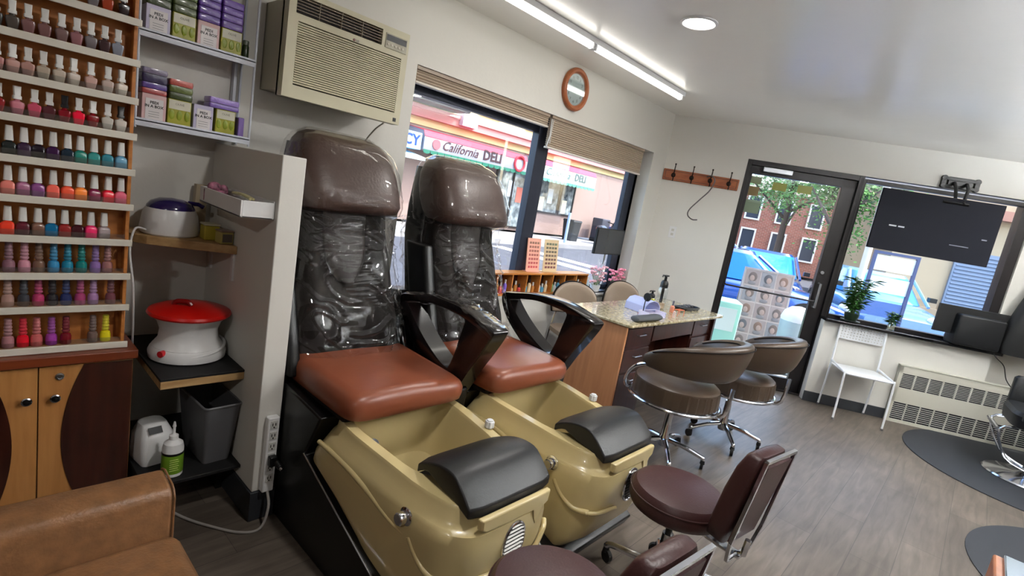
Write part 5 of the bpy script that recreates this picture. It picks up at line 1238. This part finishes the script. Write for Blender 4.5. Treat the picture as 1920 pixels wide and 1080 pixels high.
b = MB(); b.box(-.30, .25, -.22, .225, .05, .75); b.build('carcass', wood('cart_wood', (.66, .40, .24), (.55, .31, .17), (8, 8, 1)), t, bevel=.006)
b = MB(); b.box(-.29, .245, -.215, .205, .7505, .762); b.build('glossy_top', mat('silver_top', (.70, .76, .82), .12, metal=.8), t, bevel=.004)
for x in (-.26, .21):
    for y in (-.18, .18):
        b = MB(); b.cyl((x, y, 0), (x, y, .05), .018, n=12); b.build('caster', M['rubber'], t)

# ------------------------------------------------------------ outside
GZ = -.10
def gl(name, P_, z0, z1, m): 
    b = MB(); b.rings([[(x, y, z0) for x, y in P_], [(x, y, z1) for x, y in P_]]); return struct(b.build(name, m, smooth=False))
ASPH = mat('asphalt', (.27, .28, .31), .8, noise_=.12, nscale=3)
CONC = mat('concrete_walk', (.56, .56, .56), .8, noise_=.06, nscale=2)
gl('ground_street', [(-30, -60), (90, -60), (90, 60), (-30, 60)], GZ-.3, GZ-.14, ASPH)
w0, w1 = W(-.05, .2), W(12, .2); w2, w3 = W(12, 3.4), W(-1.9, 3.4)
gl('ground_sidewalk', [(-20, YE+.02), (CX+.02, YE+.02), (w0.x, w0.y), (w1.x, w1.y), (w2.x, w2.y), (w3.x, w3.y), (7.2, 5.4), (-20, 5.4)], GZ-.16, GZ, CONC)
gl('ground_far_sidewalk', [(-20, 12.4), (24.5, 12.4), (25.5, 13.4), (25.5, 15), (-20, 15)], GZ-.16, GZ+.02, CONC)
# white crosswalk stripes
for k in range(2):
    b = MB(); b.box(12+1.1*k, 12.55+1.1*k, 6.0, 11.8, GZ-.139, GZ-.135); struct(b.build('trim_road_stripe', cm((.85, .85, .86), .7), smooth=False))
# deli building across the street
t = thing('corner_building', 'yellow upper storey corner building across the street with deli storefronts', 'building', (18, 17, GZ))
o_ = (18, 17, GZ)
b = MB(o_); b.box(4, 24.2, 15.0, 24, 0, 3.2); b.build('ground_floor_wall', cm((.55, .47, .44), .8), t)
b = MB(o_); b.box(4, 24.2, 14.95, 24, 3.2, 9.5); b.build('upper_wall', cm((.78, .70, .50), .8), t)
b = MB(o_); b.box(4, 24.3, 14.75, 14.95, 3.45, 3.70); b.box(4, 24.3, 14.68, 14.95, 3.70, 3.82); b.build('cornice', cm((.72, .48, .46), .7), t)
for k in range(7):
    x = 8.3+2.6*k
    b = MB(o_); framebox(b, x, x+1.1, 4.1, 5.9, .08, 14.90, 14.96); wn = b.build('window', M['white_pl'], t)
    b = MB(o_); b.box(x+.08, x+1.02, 14.93, 14.945, 4.18, 5.82); b.build('pane', cm((.30, .38, .48), .15), wn)
b = MB(o_); b.box(12.45, 13.15, 14.55, 14.95, 3.52, 3.92); b.build('window_ac_unit', cm((.86, .88, .93), .4), t)
b = MB(o_); b.box(12.55, 12.95, 14.54, 14.55, 3.58, 3.86); b.build('window_ac_grille', cm((.5, .55, .68), .5), t)
# fire escape
b = MB(o_)
for x in (9.3, 12.3): b.tube([(x, 14.1, 3.9), (x, 14.1, 5.2)], .03, n=6)
for z in (3.95, 4.55, 5.1): b.tube([(9.3, 14.1, z), (12.3, 14.1, z)], .022, n=6)
for k in range(16): b.tube([(9.3+.2*k, 14.1, 3.95), (9.3+.2*k, 14.1, 5.1)], .012, n=5)
b.tube([(9.3, 14.5, 3.95), (12.3, 14.5, 6.8)], .035, n=6); b.tube([(9.6, 14.3, 3.95), (12.6, 14.3, 6.8)], .035, n=6); b.box(9.3, 12.3, 14.1, 14.95, 3.88, 3.93)
for k in range(9): b.tube([(9.5+.33*k, 14.3, 4.15+.30*k), (9.5+.33*k, 14.7, 4.15+.30*k)], .03, n=5)
b.build('fire_escape', cm((.16, .15, .16), .6), t)
# storefront openings
for x0, x1, nm in ((14.9, 16.9, 'a'), (17.5, 19.1, 'b'), (19.15, 20.2, 'c'), (11.6, 14.3, 'd')):
    b = MB(o_); framebox(b, x0, x1, .10 if x0 < 17 else .9, 2.42, .07, 14.93, 15.02); sf = b.build('shopfront_frame', M['alu_black'], t)
    b = MB(o_); b.box(x0+.07, x1-.07, 14.97, 14.99, .15 if x0 < 17 else .95, 2.36); b.build('shopfront_glass', cm((.20, .24, .27), .12, c2=(.62, .66, .66), nscale=4), sf)
    for k in range(int((x1-x0)/.55)):
        b = MB(o_); b.box(x0+.2+.55*k, x0+.55+.55*k, 14.955, 14.968, 1.0+.18*((k*2) % 3), 1.6+.2*((k*5) % 3)); b.build('poster', cm(((.85, .82, .70), (.75, .80, .85), (.80, .45, .38), (.55, .68, .50))[k % 4], .5), sf)
    if x1 < 19:
        b = MB(o_); b.box((x0+x1)/2-.04, (x0+x1)/2+.04, 14.92, 15.0, .1 if x0 < 17 else .9, 2.4); b.build('mullion', M['alu_black'], sf)
t.location = t.location
def awning(x0, x1, z0, z1, top, body, edge, lab):
    y0, y1 = 14.0, 14.94; t = thing('shop_awning', lab, 'awning', ((x0+x1)/2, 14.5, z0), group=None)
    o_ = ((x0+x1)/2, 14.5, z0)
    b = MB(o_); b.prism([(y0, z0+.12), (y0, z1-.18), (y0+.10, z1), (y1, z1+.12), (y1, z0+.12)], x0, x1, 'x'); b.build('valance_box', cm(body, .6), t)
    b = MB(o_); b.prism([(y0-.01, z1-.17), (y0+.09, z1+.015), (y1, z1+.14), (y1, z1+.125), (y0+.10, z1), (y0-.002, z1-.18)], x0, x1, 'x'); b.build('top_band', cm(top, .6), t)
    b = MB(o_); n = int((x1-x0)/.28); pts = []
    for k in range(n):
        xa = x0+(x1-x0)*k/n; xb = x0+(x1-x0)*(k+1)/n
        b.rings([[(xa, y, z0+.13), (xa+.02, y, z0+.03), ((xa+xb)/2, y, z0), (xb-.02, y, z0+.03), (xb, y, z0+.13)] for y in (y0-.012, y0-.002)])
    b.build('scalloped_edge', cm(edge, .6), t); return t
a1 = awning(10.5, 15.5, 2.27, 2.98, (.66, .13, .24), (.47, .47, .50), (.08, .38, .30), 'grey deli awning with red top and green scallops seen through the left pane')
text('script_lettering', 'California', .42, cm((.28, .16, .18)), a1, (12.05-13.0, 13.985-14.5, .36), (PI/2, 0, 0), .003, shear=.35)
text('block_lettering', 'DELI', .48, cm((.24, .16, .18)), a1, (13.6-13.0, 13.985-14.5, .38), (PI/2, 0, 0), .003, bold=.012)
b = MB((13.0, 14.5, 2.27)); b.cyl((11.0, 13.99, 2.62), (11.0, 13.975, 2.62), .16, n=20); b.build('round_emblem', cm((.78, .35, .38)), a1)
b = MB((13.0, 14.5, 2.27)); b.tube([(15.05+.27*math.cos(a), 13.98, 2.66+.27*math.sin(a)) for a in [i*2*PI/24 for i in range(24)]], .05, closed=True, n=6); b.build('ring_emblem', cm((.72, .16, .22)), a1)
a2 = awning(16.3, 20.3, 2.22, 3.02, (.68, .18, .30), (.62, .65, .64), (.32, .56, .48), 'pale deli awning with pink top seen under the shade in the right pane')
text('script_lettering', 'California', .42, cm((.40, .50, .48)), a2, (17.5-18.3, 13.985-14.5, .42), (PI/2, 0, 0), .003, shear=.35)
text('block_lettering', 'DELI', .42, cm((.35, .42, .40)), a2, (19.1-18.3, 13.985-14.5, .42), (PI/2, 0, 0), .003, bold=.01)
t = thing('pharmacy_sign', 'pale blue pharmacy fascia sign across the street', 'sign', (9.5, 14.8, 2.7))
b = MB((9.5, 14.8, 2.7)); b.box(6.0, 10.42, 14.02, 14.90, 2.34, 2.86); b.build('fascia', cm((.62, .78, .95), .5), t, bevel=.02)
text('lettering', 'PHARMACY', .46, cm((.08, .22, .62)), t, (10.34-9.5, -.785, -.10), (PI/2, 0, 0), .004, align='RIGHT', bold=.012)
b = MB((9.5, 14.8, 2.7)); b.prism([(13.7, 2.02), (13.72, 2.12), (14.94, 2.33), (14.94, 2.27)], 6, 10.42, 'x'); b.build('striped_canopy', cm((.55, .78, .85), .6, c2=(.85, .93, .95), nscale=2), t)
b = MB(); b.cyl((0, 0, 0), (0, 0, 1.25), .06, n=12); tag(b.build('short_post', cm((.60, .68, .80), .4), loc=(17.35, 12.9, GZ)), 'short pale blue post on the far sidewalk before the deli', 'post')
def street_bin(x, y, w_, h, c, lab, lid=True):
    t = thing('street_bin', lab, 'bin', (x, y, GZ+.02))
    b = MB(); b.rings([rrect(-w_*.4, w_*.4, -w_*.4, w_*.4, .05, 0), rrect(-w_/2, w_/2, -w_/2, w_/2, .06, h)]); b.build('tub', cm(c, .5), t)
    b = MB(); b.rings([rrect(-w_*.53, w_*.53, -w_*.53, w_*.53, .06, h), rrect(-w_*.5, w_*.5, -w_*.5, w_*.5, .08, h+.07)]); b.build('lid', cm(tuple(v*.8 for v in c), .5), t)
street_bin(19.0, 13.9, .62, .85, (.10, .12, .14), 'short black bin against the deli wall')
street_bin(22.9, 14.0, .9, .75, (.12, .25, .72), 'blue recycling bin right of the dark motor scooter')
t = thing('motor_scooter', 'dark motor scooter with red light parked before the deli', 'scooter', (20.9, 13.3, GZ+.02), .1)
b = MB(); b.rings([superring(x, .001, 0, 0, 0) for x in ()] if False else [[(x, w_*math.cos(a), zc+h*math.sin(a)) for a in [i*2*PI/18 for i in range(18)]] for x, w_, h, zc in ((-.85, .05, .05, .75), (-.75, .18, .16, .72), (-.4, .22, .22, .68), (-.1, .18, .20, .60), (.1, .2, .10, .38), (.4, .2, .10, .36), (.55, .18, .25, .60), (.7, .14, .30, .80), (.75, .05, .1, .95))]); b.build('body', cm((.14, .15, .20), .3), t)
for x in (-.65, .75):
    b = MB(); b.tube([(x+.24*math.cos(a), 0, .28+.24*math.sin(a)) for a in [i*2*PI/24 for i in range(24)]], .06, closed=True, n=8); b.build('wheel', M['rubber'], t)
b = MB(); b.tube([(.70, 0, .30), (.62, 0, 1.0)], .04, n=8); b.tube([(.62, -.32, 1.05), (.60, 0, 1.0), (.62, .32, 1.05)], .025, n=8); b.build('handlebar', M['black'], t)
b = MB(); b.sphere((-.86, 0, .74), .07, .5, 1.4, .7, n=6); b.build('tail_light', cm((.8, .1, .1), .3), t)
t = thing('storage_cart', 'dark covered cargo box beside the motor scooter', 'cargo box', (21.95, 14.35, GZ+.02))
b = MB(); b.box(-.35, .35, -.3, .3, .15, 1.15, bev=.05); b.build('box', cm((.16, .17, .22), .5), t)
for x in (-.25, .25):
    b = MB(); b.cyl((x, -.3, .1), (x, .3, .1), .1, n=14); b.build('wheel', M['rubber'], t)
b = MB(); b.lathe([(.02, .7), (.18, .02), (.25, .02), (.25, 0)][::-1], n=18); tag(b.build('traffic_cone', cm((.92, .42, .22), .5), loc=(22.3, 13.2, GZ+.02)), 'orange traffic cone before the blue recycling bin', 'traffic cone')

# poster board and bin on the sidewalk outside the door
def OT(s, o, z=0): return W(s, o, z)
t = thing('sidewalk_poster_board', 'sandwich board of hairstyle portraits standing outside the glass door', 'sign', W(1.70, 1.75, GZ), FROT)
T = Matrix.Rotation(R_(-7), 4, 'X')
b = MB(); b.box(-.29, .30, -.012, .012, .05, 1.18, T=T); b.build('board', cm((.72, .66, .64), .5), t)
b = MB(); framebox(b, -.31, .32, .03, 1.20, .022, -.018, .018, T=T); b.build('frame', cm((.62, .60, .60), .4), t)
b = MB(); b.box(-.29, .30, .30, .32, 0, 1.1, T=Matrix.Rotation(R_(3), 4, 'X')); b.build('rear_leg', cm((.5, .48, .48), .5), t)
random.seed(4)
for r_ in range(5):
    for c_ in range(3):
        x, z = -.19+.195*c_, .21+.215*r_
        bg_ = ((.58, .53, .52), (.54, .53, .54), (.62, .56, .54), (.57, .51, .50))[(r_*3+c_) % 4]
        b = MB(); b.box(x-.09, x+.09, -.0145, -.0125, z-.098, z+.098, T=T); pp = b.build('portrait_tile', cm(bg_, .4), t)
        b = MB(); b.sphere((x, -.016, z+.012), .054, 1, .05, 1.2, n=8, T=T); b.build('hair', cm(((.38, .34, .33), (.32, .32, .34), (.46, .37, .33), (.40, .35, .33))[(r_+c_) % 4], .5), pp)
        b = MB(); b.sphere((x, -.0165, z-.070), .052, 1, .04, .50, n=6, T=T); b.build('shoulders', cm((.48, .46, .47), .5), pp)
        b = MB(); b.sphere((x+.010*(1 if c_ % 2 else -1), -.0185, z-.008), .032, 1, .06, 1.25, n=8, T=T); b.build('face', cm((.60, .52, .49), .5), pp)
t = thing('sidewalk_trash_bin', 'pale grey round bin with white domed bag outside the door', 'bin', W(2.02, 1.35, GZ))
b = MB(); b.lathe([(.14, 0), (.17, .02), (.19, .66), (.18, .68), (.0001, .66)], n=28); b.build('tub', cm((.62, .68, .70), .4), t)
b = MB(); b.lathe([(.185, .66), (.195, .70), (.17, .78), (.10, .84), (.0001, .86)], n=20); b.build('bag_top', cm((.90, .90, .92), .4, bump=.3, bscale=18), t)
t = thing('sidewalk_newspaper_box', 'mint green box standing outside the left edge of the door', 'box', W(1.13, 1.25, GZ), FROT)
b = MB(); b.box(-.17, .17, -.2, .2, .12, .78, bev=.02); b.build('body', cm((.58, .80, .74), .5), t)
b = MB(); b.box(-.12, .12, -.206, -.2, .42, .70); b.build('window', cm((.80, .86, .84), .3), t)
for x in (-.13, .13):
    b = MB(); b.box(x-.02, x+.02, -.16, .16, 0, .12); b.build('leg', cm((.4, .42, .42)), t)
# reflections painted as flat coloured patches on door glass
for s, z, w_, h, c, nm in ((.89, 2.05, .13, .07, (.58, .62, .45), 'olive'), (.88, 1.94, .14, .09, (.58, .48, .30), 'tan patterned'), (.90, 1.79, .19, .13, (.52, .58, .48), 'grey green'), (1.13, 2.02, .13, .075, (.62, .62, .25), 'left olive-yellow'), (1.36, 2.03, .13, .075, (.60, .62, .24), 'right olive-yellow')):
    b = MB(); b.box(-w_/2, w_/2, .0588, .0600, -h/2, h/2); tag(b.build('painted_reflection', cm(c, .6), loc=W(s, 0, z), rotz=FROT), '%s sticker painted on the upper door glass' % nm, 'reflection')

# cars
def car(P_, rz, c, lab, kind='sedan', glass=(.13, .22, .34)):
    t = thing('parked_car', lab, 'car', P_, rz, 'cars parked along the street')
    L = 2.25; suv = kind == 'suv'; zt = 1.72 if suv else 1.44; zs = 1.02 if suv else .90
    rs = []
    tab = [(-2.25, .30, .62, .70), (-2.2, .24, .72, .80), (-1.8, .20, zs-.06, .88), (-.8, .20, zs, .91), (.8, .20, zs, .91), (1.5, .20, zs-.08, .89), (2.1, .22, zs-.20, .82), (2.25, .30, .62, .72)]
    if suv: tab[0] = (-2.25, .3, .95, .80); tab[1] = (-2.2, .26, 1.0, .84)
    for x, z0, z1, hw in tab: rs.append([(x, hw*math.copysign(abs(math.cos(a))**.45, math.cos(a)), (z0+z1)/2+(z1-z0)/2*math.copysign(abs(math.sin(a))**.5, math.sin(a))) for a in [i*2*PI/28 for i in range(28)]])
    b = MB(); b.rings(rs); b.build('body', mat('car_paint', c, .18, metal=.3, coat=1), t, ang=50)
    x0, x1 = (-2.15, 1.25) if suv else (-1.75, 1.15); y0, y1 = (-1.95, .45) if suv else (-1.05, .35)
    b = MB(); b.rings([superring((x0+x1)/2, (x1-x0)/2, -.80, .80, zs-.04, 5, 36), superring((y0+y1)/2, (y1-y0)/2+.04, -.66, .66, zt-.06, 5, 36)]); b.build('glasshouse', cm(glass, .06), t)
    b = MB(); b.rings([superring((y0+y1)/2, (y1-y0)/2+.05, -.665, .665, zt-.07, 5, 36), superring((y0+y1)/2, (y1-y0)/2, -.60, .60, zt, 5, 36)])
    for sx_, tx in ((x0+.02, y0-.02), (x1-.02, y1+.02), ((x0+x1)/2, (y0+y1)/2)):
        for s in (-1, 1): b.tube([(sx_, s*.80, zs-.03), (tx, s*.665, zt-.06)], .035, n=6)
    b.build('roof', mat('car_roof', c, .18, metal=.3, coat=1), t)
    for x in (-1.38, 1.40):
        for s in (-1, 1):
            b = MB(); b.cyl((x, s*.74, .33), (x, s*.93, .33), .33, n=24); wl_ = b.build('wheel', M['rubber'], t)
            b = MB(); b.cyl((x, s*.92, .33), (x, s*.94, .33), .21, n=16); b.build('hubcap', M['steel'], wl_)
    for s in (-1, 1):
        b = MB(); b.sphere((2.14, s*.58, .68), .13, .6, 1.3, .7, n=6); b.build('headlight', cm((.85, .88, .9), .1), t)
        b = MB(); b.sphere((-2.2, s*.62, .80), .10, .4, 1.2, .9, n=6); b.build('tail_light', cm((.7, .08, .08), .2), t)
        b = MB(); b.box(.75, .9, s*.88 if s > 0 else -1.02, 1.02 if s > 0 else -.88, .98, 1.08); b.build('mirror', M['black'], t)
RD = GZ-.14
def cw(s, o): return W(s, o, RD)
car(cw(2.0, 6.3), FROT, (.10, .30, .62), 'bright blue parked car nearest the glass door', 'sedan', (.16, .45, .78))
car(cw(3.55, 9.95), FROT+R_(-100), (.12, .28, .55), 'blue car facing the salon behind the nearest parked car', 'sedan', (.18, .48, .80))
car(cw(2.2, 13.8), FROT+R_(175), (.70, .74, .78), 'silver car farther up the street seen through the door', 'sedan', (.20, .50, .80))
car(cw(5.75, 8.7), FROT+R_(-94), (.45, .60, .75), 'grey blue car far beyond the potted plant', 'sedan', (.25, .5, .7))

# brick row houses beyond the door
def rowhouse(s, o, w_, lab, c):
    t = thing('brick_row_house', lab, 'house', W(s, o, GZ), FROT, 'brick row houses up the street')
    b = MB(); b.box(-w_/2, w_/2, 0, 8, 0, 4.3); b.build('wall', brickmat('brick', c, tuple(v*.85 for v in c), (.66, .56, .50)), t)
    b = MB(); b.box(-w_/2-.1, w_/2+.1, -.25, 0, 4.0, 4.35); b.build('cornice', cm((.80, .74, .66), .7), t)
    for k in range(3):
        x = -w_/2+w_*(k+.5)/3
        for z in (.75, 2.45):
            b = MB(); framebox(b, x-.38, x+.38, z, z+1.25, .08, -.06, .02); wn = b.build('window', M['white_pl'], t)
            b = MB(); b.box(x-.30, x+.30, -.02, .0, z+.08, z+1.17); b.build('pane', cm((.22, .26, .32), .12), wn)
    b = MB(); b.box(-w_/2+.3, -w_/2+1.5, -1.2, 0, 0, .6); b.build('stoop', cm((.52, .38, .32), .8), t)
for i in range(5): rowhouse(7.2+4.75*i, 24+.9*i, 4.5, 'brick row house number %s from the left beyond the parked cars' % ['one', 'two', 'three', 'four', 'five', 'six'][i], ((.62, .36, .30), (.58, .32, .27), (.66, .42, .35))[i % 3])
# street tree
def tree(s, o, h, R, n, lab, seed, zc=None):
    random.seed(seed); t = thing('street_tree', lab, 'tree', W(s, o, RD+.04))
    b = MB(); b.tube([(0, 0, 0), (.05, .02, h*.25), (-.06, .0, h*.45), (.1, .05, h*.75)], lambda u: .17*(1-.6*u), n=10, smooth=4)
    for k in range(8):
        a = k*2.4; z = h*(.36+.05*k); b.tube([(0, 0, z), (R*.4*math.cos(a), R*.4*math.sin(a), z+h*.10), (R*.8*math.cos(a), R*.8*math.sin(a), z+h*.2)], lambda u: .07*(1-.75*u), n=7, smooth=3)
    b.build('trunk', cm((.38, .33, .30), .9), t)
    b = MB(); zc = zc or h*.72
    cl = [(random.gauss(0, R*.42), random.gauss(0, R*.42), zc+random.gauss(0, h*.13)) for _ in range(26)]
    for k in range(n):
        c = random.choice(cl); p = Vector((c[0]+random.gauss(0, .42), c[1]+random.gauss(0, .42), c[2]+random.gauss(0, .34)))
        d = Vector((random.gauss(0, 1), random.gauss(0, 1), random.gauss(0, .6))).normalized(); e = d.orthogonal().normalized(); L = random.uniform(.07, .15)
        v = [b.bm.verts.new(q) for q in (p, p+d*L*.5+e*L*.3, p+d*L, p+d*L*.5-e*L*.3)]; b.bm.faces.new(v)
    lm = mat('tree_leaf', (.42, .62, .28), .5, c2=(.22, .42, .18), nscale=1.2); b.build('foliage', lm, t, smooth=False)
tree(5.6, 17.2, 6.2, 2.1, 11000, 'leafy street tree over the parked cars through the door', 11)
tree(5.55, 11.7, 5.6, 1.25, 8000, 'bright green street tree in the upper left of the entrance window', 12)

# cream building with roller shutter on the right, beyond the entrance window
t = thing('shuttered_building', 'cream corner building with roller shutter beyond the hanging television', 'building', W(11.4, 10.5, GZ), FROT+R_(-6))
b = MB(); b.box(-4.5, 12, 0, 8, 0, 7.5); b.build('wall', cm((.70, .62, .50), .8), t)
b = MB(); b.box(-4.55, 12, -.3, 0, 3.1, 3.35); b.build('cornice', cm((.66, .46, .38), .7), t)
b = MB()
for k in range(21): b.prism([(-.06, .05+.1*k), (-.10, .10+.1*k), (-.06, .14+.1*k)], -3.0, -1.5, 'x')
b.box(-3.05, -1.45, -.07, -.0, .0, 2.2); b.build('roller_shutter', cm((.46, .52, .60), .5, metal=.2), t)
b = MB()
for k in range(4): b.box(-4.45, -3.2, -1.0+.25*k, 0, .18*k, .18*(k+1))
b.build('steps', cm((.62, .55, .45), .8), t)
b = MB(); b.box(-1.3, -.5, -.05, 0, 0, 2.3); b.build('blue_door_panel', cm((.36, .50, .68), .5), t)
b = MB(); b.cyl((-.0, -.02, 1.35), (-.0, -.10, 1.35), .16, n=20); b.build('wall_lamp', cm((.85, .86, .88), .3), t)
for k in range(3):
    b = MB(); framebox(b, -3.5+3.2*k, -2.2+3.2*k, 4.3, 6.3, .08, -.05, .02); wn = b.build('window', cm((.35, .22, .2)), t)
    b = MB(); b.box(-3.42+3.2*k, -2.28+3.2*k, -.02, 0, 4.38, 6.22); b.build('pane', cm((.25, .3, .36), .1), wn)
t = thing('street_sign', 'folding blue and white display frame on the sidewalk beyond the plants', 'sign', W(4.6, 5.3, GZ), FROT)
b = MB(); framebox(b, -.38, .38, .1, 1.75, .05, -.03, .03); b.build('frame', cm((.20, .26, .42), .4), t)
for z in (.55, 1.0, 1.4):
    b = MB(); b.box(-.33, .33, -.01, .01, z, z+.28); b.build('panel', cm(((.85, .86, .80), (.25, .38, .62), (.80, .85, .88))[int(z*2) % 3], .4), t)
b = MB(); b.cyl((0, 0, 0), (0, 0, 3.6), .05, n=12); tag(b.build('street_pole', cm((.80, .80, .78), .4), loc=W(3.25, 3.1, GZ)), 'white street pole on the sidewalk right of the door', 'post')
b = MB(); b.lathe([(.17, 0), (.17, .12), (.11, .16), (.10, .55), (.13, .58), (.10, .68), (.0001, .72)], n=20); tag(b.build('hydrant', cm((.35, .36, .38), .5), loc=W(4.9, 3.2, GZ)), 'dark street hydrant beside the display frame outside', 'hydrant')
